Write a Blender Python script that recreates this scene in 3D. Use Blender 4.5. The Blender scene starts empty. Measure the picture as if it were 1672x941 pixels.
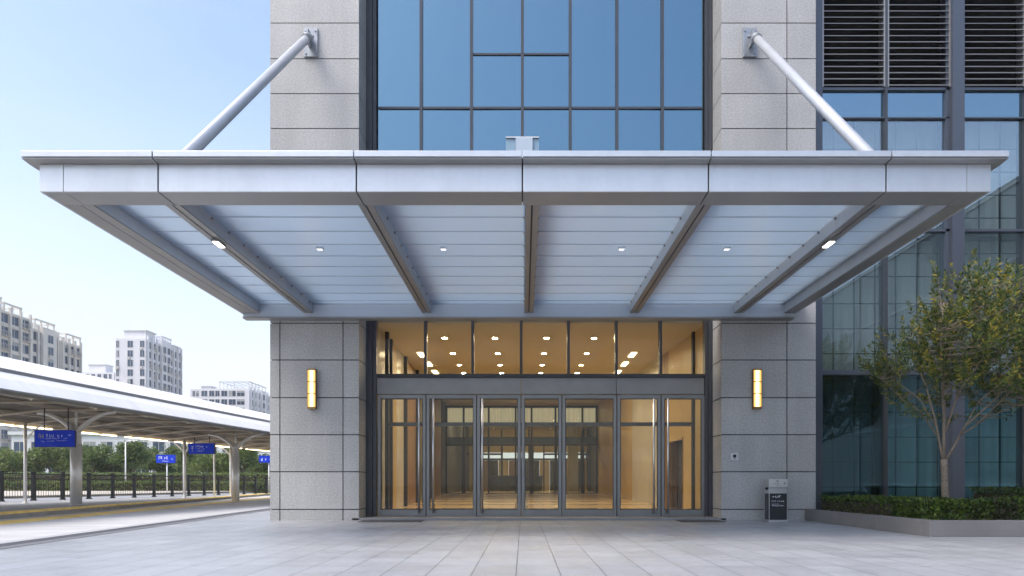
import bpy, math, random
import numpy as np
from mathutils import Vector, Matrix
random.seed(11)
rng = np.random.default_rng(5)
S = bpy.context.scene
COL = S.collection
R = math.radians
EYE, FOC, CX, CY = 0.834, 1115.0, 855.0, 790.0
def PX(px, Y): return (px - CX) * Y / FOC
def PZ(py, Y): return EYE + (CY - py) * Y / FOC

# ------------------------------------------------------------------ helpers
ORG = {}
class MB:
    def __init__(s): s.v = []; s.f = []; s.m = []; s.sm = []; s.t = []
    def add(s, vs, fs, mi=0, smooth=False, tone=None):
        b = len(s.v); s.v += [tuple(p) for p in vs]
        tn = random.random() if tone is None else tone
        for f in fs:
            s.f.append([b + i for i in f]); s.m.append(mi); s.sm.append(smooth); s.t.append(tn)
        return s
    def box(s, x0, x1, y0, y1, z0, z1, mi=0, tone=None):
        if x0 > x1: x0, x1 = x1, x0
        if y0 > y1: y0, y1 = y1, y0
        if z0 > z1: z0, z1 = z1, z0
        vs = [(x0,y0,z0),(x1,y0,z0),(x1,y1,z0),(x0,y1,z0),(x0,y0,z1),(x1,y0,z1),(x1,y1,z1),(x0,y1,z1)]
        return s.add(vs, [(0,3,2,1),(4,5,6,7),(0,1,5,4),(1,2,6,5),(2,3,7,6),(3,0,4,7)], mi, False, tone)
    def obox(s, c, ax, ay, az, mi=0, tone=None):
        c = Vector(c); ax = Vector(ax); ay = Vector(ay); az = Vector(az)
        vs = [c + i*ax + j*ay + k*az for k in (-1,1) for j in (-1,1) for i in (-1,1)]
        return s.add(vs, [(0,2,3,1),(4,5,7,6),(0,1,5,4),(1,3,7,5),(3,2,6,7),(2,0,4,6)], mi, False, tone)
    def prism(s, poly, z0, z1, mi=0, tone=None):
        n = len(poly)
        vs = [(x,y,z0) for x,y in poly] + [(x,y,z1) for x,y in poly]
        fs = [tuple(range(n-1,-1,-1)), tuple(range(n,2*n))] + [(i,(i+1)%n,n+(i+1)%n,n+i) for i in range(n)]
        return s.add(vs, fs, mi, False, tone)
    def extr(s, prof, p0, p1, lat, mi=0, smooth=False):
        """profile of (u,z) extruded from p0 to p1 (xy), u measured along lat (xy)"""
        n = len(prof)
        vs = [(p[0]+u*lat[0], p[1]+u*lat[1], z) for p in (p0,p1) for u,z in prof]
        fs = [(i,(i+1)%n,n+(i+1)%n,n+i) for i in range(n)] + [tuple(range(n-1,-1,-1)), tuple(range(n,2*n))]
        return s.add(vs, fs, mi, smooth)
    def tube(s, pts, rad, n=10, mi=0, cap=True, tone=None):
        pts = [Vector(p) for p in pts]
        if not hasattr(rad, '__len__'): rad = [rad]*len(pts)
        vs = []; prev = None
        for i,p in enumerate(pts):
            d = (pts[min(i+1,len(pts)-1)] - pts[max(i-1,0)]).normalized()
            if prev is None:
                a = Vector((0,0,1)) if abs(d.z) < .9 else Vector((1,0,0))
                u = d.cross(a).normalized()
            else:
                u = (prev - d*prev.dot(d)).normalized()
            prev = u; w = d.cross(u)
            for k in range(n):
                t = 2*math.pi*k/n
                vs.append(p + rad[i]*(math.cos(t)*u + math.sin(t)*w))
        fs = [(i*n+k, i*n+(k+1)%n, (i+1)*n+(k+1)%n, (i+1)*n+k) for i in range(len(pts)-1) for k in range(n)]
        tn = random.random() if tone is None else tone
        s.add(vs, fs, mi, True, tn)
        if cap:
            b = len(s.v) - len(vs); m = len(pts)
            s.f.append([b+k for k in range(n-1,-1,-1)]); s.m.append(mi); s.sm.append(False); s.t.append(tn)
            s.f.append([b+(m-1)*n+k for k in range(n)]); s.m.append(mi); s.sm.append(False); s.t.append(tn)
        return s
    def build(s, name, mats, parent=None, bevel=0):
        if not isinstance(mats, (list,tuple)): mats = [mats]
        o0 = ORG.get(parent.name, Vector()) if parent else Vector()
        me = bpy.data.meshes.new(name)
        me.from_pydata([(x-o0.x, y-o0.y, z-o0.z) for x,y,z in s.v], [], s.f)
        me.polygons.foreach_set('material_index', s.m)
        me.polygons.foreach_set('use_smooth', s.sm)
        at = me.attributes.new('tone', 'FLOAT', 'FACE'); at.data.foreach_set('value', s.t)
        for m in mats: me.materials.append(m)
        me.update()
        o = bpy.data.objects.new(name, me); COL.objects.link(o)
        if parent: o.parent = parent
        ORG[o.name] = o0
        if bevel:
            b = o.modifiers.new('edge', 'BEVEL'); b.width = bevel; b.segments = 2; b.limit_method = 'ANGLE'
        return o
def empty(name, loc, label=None, cat=None, group=None, kind=None):
    o = bpy.data.objects.new(name, None); COL.objects.link(o); o.location = loc
    o.empty_display_size = .1
    ORG[o.name] = Vector(loc); tag(o, label, cat, group, kind); return o
def tag(o, label=None, cat=None, group=None, kind=None):
    if label: o['label'] = label
    if cat: o['category'] = cat
    if group: o['group'] = group
    if kind: o['kind'] = kind
    return o
def structure(o, label, cat): return tag(o, label, cat, None, 'structure')
def copy_tree(o, parent=None):
    c = o.copy(); COL.objects.link(c); ORG[c.name] = ORG.get(o.name, Vector())
    if parent: c.parent = parent
    for ch in [x for x in S.objects if x.parent == o]: copy_tree(ch, c)
    return c

# ------------------------------------------------------------------ materials
def mat(name, col, rough=.5, metal=0, spec=.5, noise=None, bump=None, tone=0, emit=None, estr=0, streak=None):
    m = bpy.data.materials.new(name); m.use_nodes = True
    nt = m.node_tree; n = nt.nodes; L = nt.links; b = n['Principled BSDF']
    b.inputs['Base Color'].default_value = (*col, 1); b.inputs['Roughness'].default_value = rough
    b.inputs['Metallic'].default_value = metal; b.inputs['Specular IOR Level'].default_value = spec
    tc = n.new('ShaderNodeTexCoord')
    out = None
    def mulby(fac_socket, lo, hi, cur):
        mr = n.new('ShaderNodeMapRange'); mr.inputs['To Min'].default_value = lo; mr.inputs['To Max'].default_value = hi
        L.new(fac_socket, mr.inputs['Value'])
        mx = n.new('ShaderNodeMix'); mx.data_type = 'RGBA'; mx.blend_type = 'MULTIPLY'; mx.inputs[0].default_value = 1
        if cur is None: mx.inputs[6].default_value = (*col, 1)
        else: L.new(cur, mx.inputs[6])
        L.new(mr.outputs[0], mx.inputs[7]); return mx.outputs[2]
    for sc, amt, det in (noise or []):
        t = n.new('ShaderNodeTexNoise'); t.inputs['Scale'].default_value = sc; t.inputs['Detail'].default_value = det
        L.new(tc.outputs['Object'], t.inputs['Vector'])
        mr = n.new('ShaderNodeMapRange'); mr.inputs['From Min'].default_value = .3; mr.inputs['From Max'].default_value = .7
        L.new(t.outputs['Fac'], mr.inputs['Value']); out = mulby(mr.outputs[0], 1-amt, 1+amt, out)
    if streak:
        mp = n.new('ShaderNodeMapping'); mp.inputs['Scale'].default_value = streak[0]; L.new(tc.outputs['Object'], mp.inputs['Vector'])
        t = n.new('ShaderNodeTexNoise'); t.inputs['Scale'].default_value = 1; t.inputs['Detail'].default_value = 4
        L.new(mp.outputs[0], t.inputs['Vector'])
        mr = n.new('ShaderNodeMapRange'); mr.inputs['From Min'].default_value = .3; mr.inputs['From Max'].default_value = .7
        L.new(t.outputs['Fac'], mr.inputs['Value']); out = mulby(mr.outputs[0], 1-streak[1], 1+streak[1]*.4, out)
    if tone:
        a = n.new('ShaderNodeAttribute'); a.attribute_name = 'tone'
        out = mulby(a.outputs['Fac'], 1-tone, 1+tone, out)
    if out: L.new(out, b.inputs['Base Color'])
    if bump:
        t = n.new('ShaderNodeTexNoise'); t.inputs['Scale'].default_value = bump[0]; t.inputs['Detail'].default_value = 3
        L.new(tc.outputs['Object'], t.inputs['Vector'])
        bp = n.new('ShaderNodeBump'); bp.inputs['Strength'].default_value = bump[1]; bp.inputs['Distance'].default_value = .01
        L.new(t.outputs['Fac'], bp.inputs['Height']); L.new(bp.outputs[0], b.inputs['Normal'])
    if emit:
        b.inputs['Emission Color'].default_value = (*emit, 1); b.inputs['Emission Strength'].default_value = estr
    return m
def newmat(name):
    m = bpy.data.materials.new(name); m.use_nodes = True; n = m.node_tree.nodes
    n.clear(); o = n.new('ShaderNodeOutputMaterial'); return m, n, m.node_tree.links, o
def clear_glass(name, tint, refl=(1,1,1), gain=1.6, base=.0, wav=0):
    m, n, L, o = newmat(name)
    tr = n.new('ShaderNodeBsdfTransparent'); tr.inputs[0].default_value = (*tint, 1)
    gl = n.new('ShaderNodeBsdfGlossy'); gl.inputs['Color'].default_value = (*refl, 1); gl.inputs['Roughness'].default_value = .0
    fr = n.new('ShaderNodeFresnel'); fr.inputs[0].default_value = 1.5
    # the same reflectance from both sides of the sheet
    ge = n.new('ShaderNodeNewGeometry'); io = n.new('ShaderNodeMapRange')
    io.inputs['To Min'].default_value = 1.5; io.inputs['To Max'].default_value = 1/1.5
    L.new(ge.outputs['Backfacing'], io.inputs['Value']); L.new(io.outputs[0], fr.inputs[0])
    ma = n.new('ShaderNodeMath'); ma.operation = 'MULTIPLY_ADD'; ma.inputs[1].default_value = gain; ma.inputs[2].default_value = base; ma.use_clamp = True
    L.new(fr.outputs[0], ma.inputs[0])
    if wav:
        tc = n.new('ShaderNodeTexCoord'); t = n.new('ShaderNodeTexNoise'); t.inputs['Scale'].default_value = .9
        L.new(tc.outputs['Object'], t.inputs['Vector']); bp = n.new('ShaderNodeBump'); bp.inputs['Strength'].default_value = wav; bp.inputs['Distance'].default_value = .01
        L.new(t.outputs['Fac'], bp.inputs['Height']); L.new(bp.outputs[0], gl.inputs['Normal'])
    mx = n.new('ShaderNodeMixShader'); L.new(ma.outputs[0], mx.inputs[0]); L.new(tr.outputs[0], mx.inputs[1]); L.new(gl.outputs[0], mx.inputs[2])
    L.new(mx.outputs[0], o.inputs[0]); return m
def mirror_glass(name, refl, body, fac, wav=.02):
    m, n, L, o = newmat(name)
    d = n.new('ShaderNodeBsdfDiffuse'); d.inputs[0].default_value = (*body, 1)
    g = n.new('ShaderNodeBsdfGlossy'); g.inputs['Color'].default_value = (*refl, 1); g.inputs['Roughness'].default_value = .01
    tc = n.new('ShaderNodeTexCoord'); t = n.new('ShaderNodeTexNoise'); t.inputs['Scale'].default_value = .8
    L.new(tc.outputs['Object'], t.inputs['Vector']); bp = n.new('ShaderNodeBump'); bp.inputs['Strength'].default_value = wav; bp.inputs['Distance'].default_value = .01
    L.new(t.outputs['Fac'], bp.inputs['Height']); L.new(bp.outputs[0], g.inputs['Normal'])
    mx = n.new('ShaderNodeMixShader'); mx.inputs[0].default_value = fac
    L.new(d.outputs[0], mx.inputs[1]); L.new(g.outputs[0], mx.inputs[2]); L.new(mx.outputs[0], o.inputs[0]); return m
def frosted(name, col, tl=.75):
    m, n, L, o = newmat(name)
    t = n.new('ShaderNodeBsdfTranslucent'); t.inputs[0].default_value = (*col, 1)
    tr = n.new('ShaderNodeBsdfTransparent'); tr.inputs[0].default_value = (.8,.88,.95,1)
    m1 = n.new('ShaderNodeMixShader'); m1.inputs[0].default_value = tl; L.new(tr.outputs[0], m1.inputs[1]); L.new(t.outputs[0], m1.inputs[2])
    g = n.new('ShaderNodeBsdfGlossy'); g.inputs['Roughness'].default_value = .36; g.inputs['Color'].default_value = (.9,.95,1,1)
    lw = n.new('ShaderNodeLayerWeight'); lw.inputs[0].default_value = .35
    mr = n.new('ShaderNodeMapRange'); mr.inputs['To Min'].default_value = .08; mr.inputs['To Max'].default_value = .6
    L.new(lw.outputs['Facing'], mr.inputs['Value'])
    mx = n.new('ShaderNodeMixShader'); L.new(mr.outputs[0], mx.inputs[0]); L.new(m1.outputs[0], mx.inputs[1]); L.new(g.outputs[0], mx.inputs[2])
    L.new(mx.outputs[0], o.inputs[0]); return m
def emis(name, col, s):
    m, n, L, o = newmat(name); e = n.new('ShaderNodeEmission'); e.inputs[0].default_value = (*col,1); e.inputs[1].default_value = s
    L.new(e.outputs[0], o.inputs[0]); return m
def leafmat(name, col, tone=.35, trans=.3, rough=.5):
    m, n, L, o = newmat(name)
    a = n.new('ShaderNodeAttribute'); a.attribute_name = 'tone'
    mr = n.new('ShaderNodeMapRange'); mr.inputs['To Min'].default_value = 1-tone; mr.inputs['To Max'].default_value = 1+tone; L.new(a.outputs['Fac'], mr.inputs['Value'])
    mx = n.new('ShaderNodeMix'); mx.data_type = 'RGBA'; mx.blend_type = 'MULTIPLY'; mx.inputs[0].default_value = 1; mx.inputs[6].default_value = (*col,1)
    L.new(mr.outputs[0], mx.inputs[7])
    p = n.new('ShaderNodeBsdfPrincipled'); p.inputs['Roughness'].default_value = rough; p.inputs['Specular IOR Level'].default_value = .4
    t = n.new('ShaderNodeBsdfTranslucent'); L.new(mx.outputs[2], p.inputs['Base Color']); L.new(mx.outputs[2], t.inputs[0])
    ms = n.new('ShaderNodeMixShader'); ms.inputs[0].default_value = trans; L.new(p.outputs[0], ms.inputs[1]); L.new(t.outputs[0], ms.inputs[2])
    L.new(ms.outputs[0], o.inputs[0]); return m
def paving(name, col, bw, rh, mortar=.006, jc=.55, off=0.0, rot=0, var=.10, rough=.5, bmp=.4, rv=(.12,.15)):
    m, n, L, o = newmat(name)
    tc = n.new('ShaderNodeTexCoord'); mp = n.new('ShaderNodeMapping'); mp.inputs['Rotation'].default_value = (0,0,rot); mp.inputs['Location'].default_value = (.07,.1,0)
    L.new(tc.outputs['Object'], mp.inputs[0])
    b = n.new('ShaderNodeTexBrick'); b.offset = off; b.squash = 1; b.inputs['Scale'].default_value = 1
    b.inputs['Brick Width'].default_value = bw; b.inputs['Row Height'].default_value = rh; b.inputs['Mortar Size'].default_value = mortar; b.inputs['Mortar Smooth'].default_value = .1
    b.inputs['Color1'].default_value = (*[c*(1-var) for c in col],1); b.inputs['Color2'].default_value = (*[c*(1+var) for c in col],1); b.inputs['Mortar'].default_value = (*[c*jc for c in col],1)
    L.new(mp.outputs[0], b.inputs[0]); cur = b.outputs['Color']
    for sc, amt in ((.35,.07),(2.4,.06),(11,.05),(90,.10)):
        t = n.new('ShaderNodeTexNoise'); t.inputs['Scale'].default_value = sc; t.inputs['Detail'].default_value = 5; L.new(tc.outputs['Object'], t.inputs['Vector'])
        mr = n.new('ShaderNodeMapRange'); mr.inputs['From Min'].default_value = .3; mr.inputs['From Max'].default_value = .7; mr.inputs['To Min'].default_value = 1-amt; mr.inputs['To Max'].default_value = 1+amt
        L.new(t.outputs['Fac'], mr.inputs['Value'])
        mx = n.new('ShaderNodeMix'); mx.data_type = 'RGBA'; mx.blend_type = 'MULTIPLY'; mx.inputs[0].default_value = 1
        L.new(cur, mx.inputs[6]); L.new(mr.outputs[0], mx.inputs[7]); cur = mx.outputs[2]
    vo = n.new('ShaderNodeTexVoronoi'); vo.inputs['Scale'].default_value = 1.7; L.new(tc.outputs['Object'], vo.inputs['Vector'])
    mr = n.new('ShaderNodeMapRange'); mr.inputs['From Min'].default_value = .025; mr.inputs['From Max'].default_value = .06; mr.inputs['To Min'].default_value = .72; mr.inputs['To Max'].default_value = 1; L.new(vo.outputs['Distance'], mr.inputs['Value'])
    mx = n.new('ShaderNodeMix'); mx.data_type = 'RGBA'; mx.blend_type = 'MULTIPLY'; mx.inputs[0].default_value = 1
    L.new(cur, mx.inputs[6]); L.new(mr.outputs[0], mx.inputs[7]); cur = mx.outputs[2]
    p = n.new('ShaderNodeBsdfPrincipled'); p.inputs['Roughness'].default_value = rough; L.new(cur, p.inputs['Base Color'])
    t = n.new('ShaderNodeTexNoise'); t.inputs['Scale'].default_value = 1.3; t.inputs['Detail'].default_value = 6; L.new(tc.outputs['Object'], t.inputs['Vector'])
    mr = n.new('ShaderNodeMapRange'); mr.inputs['From Min'].default_value = .3; mr.inputs['From Max'].default_value = .7; mr.inputs['To Min'].default_value = rough-rv[0]; mr.inputs['To Max'].default_value = rough+rv[1]
    L.new(t.outputs['Fac'], mr.inputs['Value']); L.new(mr.outputs[0], p.inputs['Roughness'])
    bp = n.new('ShaderNodeBump'); bp.inputs['Strength'].default_value = bmp; bp.inputs['Distance'].default_value = .004; bp.invert = True
    L.new(b.outputs['Fac'], bp.inputs['Height']); L.new(bp.outputs[0], p.inputs['Normal'])
    L.new(p.outputs[0], o.inputs[0]); return m

M = {}
M['stone'] = mat('granite_cladding', (.425,.422,.415), .55, noise=[(62,.30,3),(25,.14,4),(.7,.10,5)], tone=.06, streak=((3,3,.3),.08))
M['joint'] = mat('dark_joint', (.05,.052,.058), .8)
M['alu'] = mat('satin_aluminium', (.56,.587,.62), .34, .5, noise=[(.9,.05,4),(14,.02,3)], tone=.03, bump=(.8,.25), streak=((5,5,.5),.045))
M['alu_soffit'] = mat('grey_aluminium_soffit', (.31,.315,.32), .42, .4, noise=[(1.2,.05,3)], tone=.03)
M['closure'] = mat('pale_closure_panel', (.50,.57,.66), .3, .1)
M['alu_beam'] = mat('bronze_grey_aluminium', (.30,.295,.29), .42, .4, noise=[(1.5,.06,3)])
M['seal'] = mat('black_seal', (.012,.013,.016), .6)
M['bar'] = mat('grey_glazing_bar', (.50,.54,.60), .5)
M['canopy_glass'] = frosted('milky_canopy_glass', (.50,.585,.67), .9)
M['frame'] = mat('dark_grey_frame', (.07,.075,.085), .38, .5, noise=[(2,.08,3)])
M['frame_dark'] = mat('charcoal_frame', (.03,.032,.037), .4, .3)
M['door_frame'] = mat('brushed_grey_frame', (.20,.205,.21), .38, .6, noise=[(3,.06,3)])
M['steel'] = mat('brushed_steel', (.62,.62,.63), .28, .95, noise=[(6,.05,4)])
M['rod'] = mat('painted_tie_rod', (.52,.545,.59), .4, .2, noise=[(3,.05,4)])
M['bracket'] = mat('galvanised_bracket', (.33,.35,.38), .45, .6, noise=[(9,.15,4)])
M['blue_glass'] = mirror_glass('blue_reflective_glass', (.17,.285,.36), (.02,.045,.06), .88, .06)
M['spandrel'] = mirror_glass('blue_spandrel_glass', (.25,.38,.47), (.03,.06,.085), .8)
M['wing_glass'] = clear_glass('tinted_wing_glass', (.88,.93,.93), (.64,.75,.83), 1.8, .20, .02)
M['wing_low'] = clear_glass('dark_tinted_glass', (.58,.74,.77), (.55,.72,.82), 1.8, .08, .02)
M['door_glass'] = clear_glass('clear_door_glass', (.96,.965,.94), (1,1,1), .38, .0, .012)
M['inner_glass'] = clear_glass('lobby_screen_glass', (.93,.94,.90), (1,1,1), .2, .0, .012)
M['slat'] = mat('dark_louvre_slat', (.28,.28,.285), .4, .3)
M['blackvoid'] = mat('dark_plenum', (.008,.008,.009), .9)
M['post'] = mat('blue_grey_post', (.085,.10,.13), .35, .3)
M['curtain'] = mat('pale_curtain', (.80,.82,.81), .9, noise=[(.35,.22,4)], streak=((7,7,.4),.06))
M['inner_grid'] = mat('inner_grid', (.05,.07,.08), .6)
M['beige'] = mat('warm_panel_wall', (.56,.41,.18), .32, noise=[(1.2,.06,3)], tone=.05)
M['wood'] = mat('brown_timber_panel', (.30,.18,.085), .35, streak=((20,20,.6),.25), tone=.08)
M['olive'] = mat('olive_panel', (.20,.17,.09), .3, noise=[(1,.1,3)], tone=.08)
M['dark_olive'] = mat('dark_olive_panel', (.07,.065,.03), .25, noise=[(1,.2,3)], tone=.15)
M['glow_curtain'] = mat('pale_curtain_added_glow', (.55,.52,.42), .8, streak=((9,9,.3),.45), emit=(1,.86,.58), estr=.16)  # glow added to brighten the pale panel above the inner screen
M['pale_wall'] = mat('pale_stone_and_reflection', (.62,.58,.50), .2, noise=[(.8,.08,4)], tone=.05)  # pale tone also stands in for buildings reflected in the door glass
M['lobby_floor'] = paving('polished_lobby_tile', (.80,.62,.38), 40, 2.2, .22, .42, 0, 0, .02, .15, 0, (.02,.03))  # wide dark bands in the colour stand in for shiny floor reflections
M['ceil'] = mat('cream_ceiling', (.60,.54,.43), .7, noise=[(.7,.03,2)])
M['trim_blue'] = mat('slate_lintel', (.09,.12,.16), .4)
M['dark_hall'] = mat('dim_hall_wall', (.055,.055,.038), .4, noise=[(1,.3,3)], streak=((5,5,.5),.4))
M['dl'] = emis('warm_downlight', (1,.79,.50), 230)
M['cove'] = emis('cove_light', (1,.80,.50), 5)
M['dl_dim'] = emis('hall_downlight', (1,.80,.50), 210)
M['sconce'] = emis('sconce_diffuser', (1,.72,.33), 2.1)
M['sconce_side'] = emis('sconce_amber_side', (1,.50,.13), 1.2)
M['brass'] = mat('aged_brass', (.28,.17,.07), .4, .8)
M['spot'] = emis('canopy_lamp_lens', (1,.93,.80), 5)
M['spot_dim'] = emis('small_ceiling_lamp', (.95,.97,1), .62)
M['paving'] = paving('plaza_granite', (.355,.368,.388), .41, .78, .0055, .40, 0, 0, .075, .40)
M['kerb'] = mat('kerb_stone', (.17,.17,.175), .6, noise=[(30,.15,3),(2,.1,3)])
M['kerb_dark'] = mat('dark_drain', (.07,.07,.075), .6)
M['kerb_light'] = mat('pale_kerb_edge', (.45,.45,.45), .6, noise=[(30,.15,3)])
M['road'] = mat('pale_concrete_road', (.60,.60,.60), .6, noise=[(.5,.08,5),(60,.1,2)], streak=((.4,2.2,1),.15))
M['yellow'] = mat('worn_yellow_paint', (.95,.68,.18), .55, noise=[(2.2,.2,5),(40,.1,3)])
M['plat'] = mat('platform_concrete', (.31,.315,.32), .65, noise=[(.6,.12,5),(40,.1,2)])
M['plat_face'] = mat('platform_edge_face', (.30,.29,.27), .7, noise=[(3,.2,4)])
M['rail_dark'] = mat('black_railing', (.012,.014,.016), .4, .3)
M['col'] = mat('white_steel_column', (.86,.86,.86), .3, .25, noise=[(4,.06,3)])
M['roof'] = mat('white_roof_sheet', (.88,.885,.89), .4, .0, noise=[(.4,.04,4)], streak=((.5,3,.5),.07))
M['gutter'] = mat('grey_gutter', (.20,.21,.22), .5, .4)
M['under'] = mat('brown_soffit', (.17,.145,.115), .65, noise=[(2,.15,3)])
M['purlin'] = mat('beige_purlin', (.55,.49,.40), .5)
M['strip'] = emis('warm_light_strip', (1,.80,.48), 3.0)
M['sign'] = mat('blue_sign_added_glow', (.002,.030,.42), .45, spec=.2, emit=(.002,.025,.36), estr=.15)  # faint glow added to keep the sign faces blue under the dark roof
M['sign_dark'] = mat('dark_blue_sign_edge', (.004,.012,.10), .35)
M['white'] = mat('white_marking', (.75,.78,.85), .5)
M['sign_yellow'] = mat('yellow_marking', (.70,.60,.12), .5)
M['apt_beige'] = mat('beige_facade', (.66,.62,.56), .75, noise=[(.25,.08,3)], tone=.03)
M['apt_white'] = mat('white_facade', (.68,.68,.70), .75, noise=[(.2,.05,3)], tone=.03)
M['apt_win'] = mirror_glass('far_window_glass', (.5,.62,.8), (.02,.04,.075), .10, 0)
M['apt_frame'] = mat('pale_window_frame', (.55,.52,.48), .6)
M['apt_curtain'] = mat('far_curtain', (.32,.33,.33), .9)
M['bark'] = mat('grey_brown_bark', (.20,.165,.125), .85, noise=[(30,.25,4),(6,.15,3)], bump=(40,.5))
M['bark_far'] = mat('dark_bark', (.10,.08,.06), .9)
M['leaf_a'] = leafmat('olive_leaf', (.125,.16,.026)); M['leaf_b'] = leafmat('deep_green_leaf', (.045,.08,.022)); M['leaf_c'] = leafmat('yellow_green_leaf', (.32,.26,.035))
M['hedge_a'] = leafmat('bright_hedge_leaf', (.10,.16,.022), .3); M['hedge_b'] = leafmat('dark_hedge_leaf', (.030,.058,.016), .35)
M['hedge_c'] = leafmat('brown_hedge_leaf', (.055,.045,.03), .3)
M['far_a'] = leafmat('far_tree_leaf', (.10,.155,.05), .4); M['far_b'] = leafmat('far_tree_light_leaf', (.20,.25,.07), .35)
M['soil'] = mat('dark_soil', (.04,.03,.02), .95, noise=[(8,.3,4)])
M['planter'] = mat('planter_granite', (.20,.195,.195), .6, noise=[(150,.14,2),(2,.08,4)], tone=.04)
M['ground'] = mat('dry_ground', (.30,.27,.21), .9, noise=[(.05,.2,4),(1,.15,4)])
M['grass'] = mat('lawn', (.06,.10,.025), .9, noise=[(.3,.25,4),(3,.2,4)])
M['sand'] = mat('pale_path', (.55,.49,.40), .8, noise=[(.6,.12,4)])
M['bin_dark'] = mat('bin_charcoal', (.022,.025,.032), .35, .2)
M['mat'] = mat('doormat', (.09,.092,.10), .9, noise=[(40,.3,3)])
M['sill'] = mat('grey_threshold', (.25,.25,.26), .5, noise=[(60,.12,3),(3,.06,3)])
M['plate'] = mat('white_plate', (.62,.63,.66), .4)
M['dark_glass_bldg'] = mat('dark_teal_facade', (.045,.065,.07), .35)
M['dark_glass_grid'] = mat('grey_facade_grid', (.16,.18,.19), .5)
M['col_grey'] = mat('grey_hall_counter', (.03,.03,.03), .4)

# ------------------------------------------------------------------ ground
mb = MB(); mb.box(-700,500,-300,1200,-.6,-.16); structure(mb.build('ground', M['ground']), 'dry pale ground reaching to the horizon', 'ground')
KL = [(-10,-40),(-6.25,0),(-7.2,9.39),(-8.6,23.2),(-11.5,52),(-11.5,60)]
mb = MB(); mb.prism([(40,60)] + KL[::-1] + [(40,-40)], -.3, 0)
structure(mb.build('plaza', M['paving']), 'pale grey granite paving in front of the entrance', 'plaza')
def offs(line, d):   # shift a polyline sideways
    out = []
    for i,(x,y) in enumerate(line):
        a = Vector(line[max(i-1,0)]); b = Vector(line[min(i+1,len(line)-1)]); t = (b-a).normalized()
        out.append((x + t.y*d, y - t.x*d))
    return out
def strip(mb, line, d0, d1, z0, z1, mi=0):
    a = offs(line,d0); b = offs(line,d1)
    for i in range(len(line)-1): mb.prism([a[i],b[i],b[i+1],a[i+1]], z0, z1, mi)
mb = MB(); strip(mb, KL, .27, .5, -.02, .005, 0); strip(mb, KL, .0, .266, -.02, .0065, 2); strip(mb, KL, -.22, -.004, -.29, .007, 1)
structure(mb.build('kerb', [M['kerb'], M['kerb_light'], M['kerb_dark']]), 'dark drain strip and pale kerb along the plaza edge', 'kerb')
PE = [(-9.5,-10),(-14.0,18.25),(-15.8,28.2),(-21.0,57)]     # platform edge
mb = MB(); mb.prism([(x-.0,y) for x,y in KL] + [(-22,60)] + PE[::-1] + [(-9.5,-40)], -.3, -.12)
structure(mb.build('road', M['road']), 'pale concrete lane between plaza and platform', 'road')
YL = [(-9.6,-5),(-12.65,16.6),(-13.86,24.7),(-17.9,52)]
mb = MB(); strip(mb, YL, -.5, .42, -.118, -.114); structure(mb.build('road_line', M['yellow']), 'worn yellow line painted along the lane', 'line')
mb = MB(); W = [(-24,57),(-27.5,30),(-27.5,-10)]
mb.prism(PE + W, -.3, .045, 0)
o = mb.build('platform', [M['plat']]); structure(o, 'low grey concrete platform under the white canopy roof', 'platform')
mb = MB(); strip(mb, PE, -.46, .012, .0, .050, 0); strip(mb, PE, -.1, .008, -.125, -.004, 1)
structure(mb.build('platform_edge', [M['yellow'], M['plat_face']]), 'yellow edge line and concrete face of the platform', 'platform edge')
mb = MB(); mb.box(-120,-20,20,130,-.15,-.135); structure(mb.build('lawn', M['grass']), 'dull lawn behind the platform railing', 'lawn')
mb = MB(); mb.prism([(-60,20),(-27.6,20),(-27.6,30),(-24.2,57),(-22,75),(-60,75)], -.134,.20)
structure(mb.build('path', M['sand']), 'pale sandy path behind the railing', 'path')

# ------------------------------------------------------------------ main building
YF, YD = 15.5, 16.37
B = empty('station_building', (0.4,YF,0), 'grey granite entrance block with glazed doors below and blue glass wall above', 'building')
TOP = 20.0
ZJ = [0,.25,1.105,1.946,2.786,3.642,4.476,5.36,6.25,7.13,8.01,8.896,9.688,10.48,11.29] + [11.29+.8*i for i in range(1,11)] + [TOP]
def pier(xs_low, xs_high, x0, x1, inner):
    mb = MB(); g = .0115
    mb.box(x0+.03,x1-.03,YF+.03,50,0,TOP-.01,1)
    for i in range(len(ZJ)-1):
        z0,z1 = ZJ[i]+(g if i else .0), ZJ[i+1]-g
        xs = xs_low if ZJ[i] < 5 else xs_high
        for a,b in zip(xs[:-1],xs[1:]):
            mb.box(a+(g if a>x0 else 0), b-(g if b<x1 else 0), YF, YF+.032, z0, z1, 0)
        for side in ('L','R'):
            if (side=='R') == (inner>0): ys = [YF+.0335+.002, YF+.82]
            else: ys = [YF+.0355] + [YF+.03+1.9*k for k in range(1,18)] + [49.9]
            xa,xb = (x0,x0+.03) if side=='L' else (x1-.03,x1)
            for a,b in zip(ys[:-1],ys[1:]): mb.box(xa,xb,a+.002,b-g,z0,z1,0)
    return mb.build('stone_pier', [M['stone'],M['joint']], B)
pier([-5.755,-5.533,-4.10,-3.74],[-5.755,-3.74],-5.755,-3.74,1)
pier([4.49,5.977,6.63],[4.49,5.977,6.63],4.49,6.63,-1)
mb = MB(); mb.box(-5.80,6.66,15.46,50,TOP,TOP+.35); mb.build('roof_parapet', M['stone'], B)
# jambs
for (xa,xb,xc) in ((-3.735,-3.60,-3.515),(4.485,4.40,4.325)):
    mb = MB(); mb.box(xa,xb,16.20,16.5,0,TOP-.02); mb.box(xb,xc,16.28,16.5,0,TOP-.03); mb.build('door_jamb', M['frame'] , B)
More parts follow.
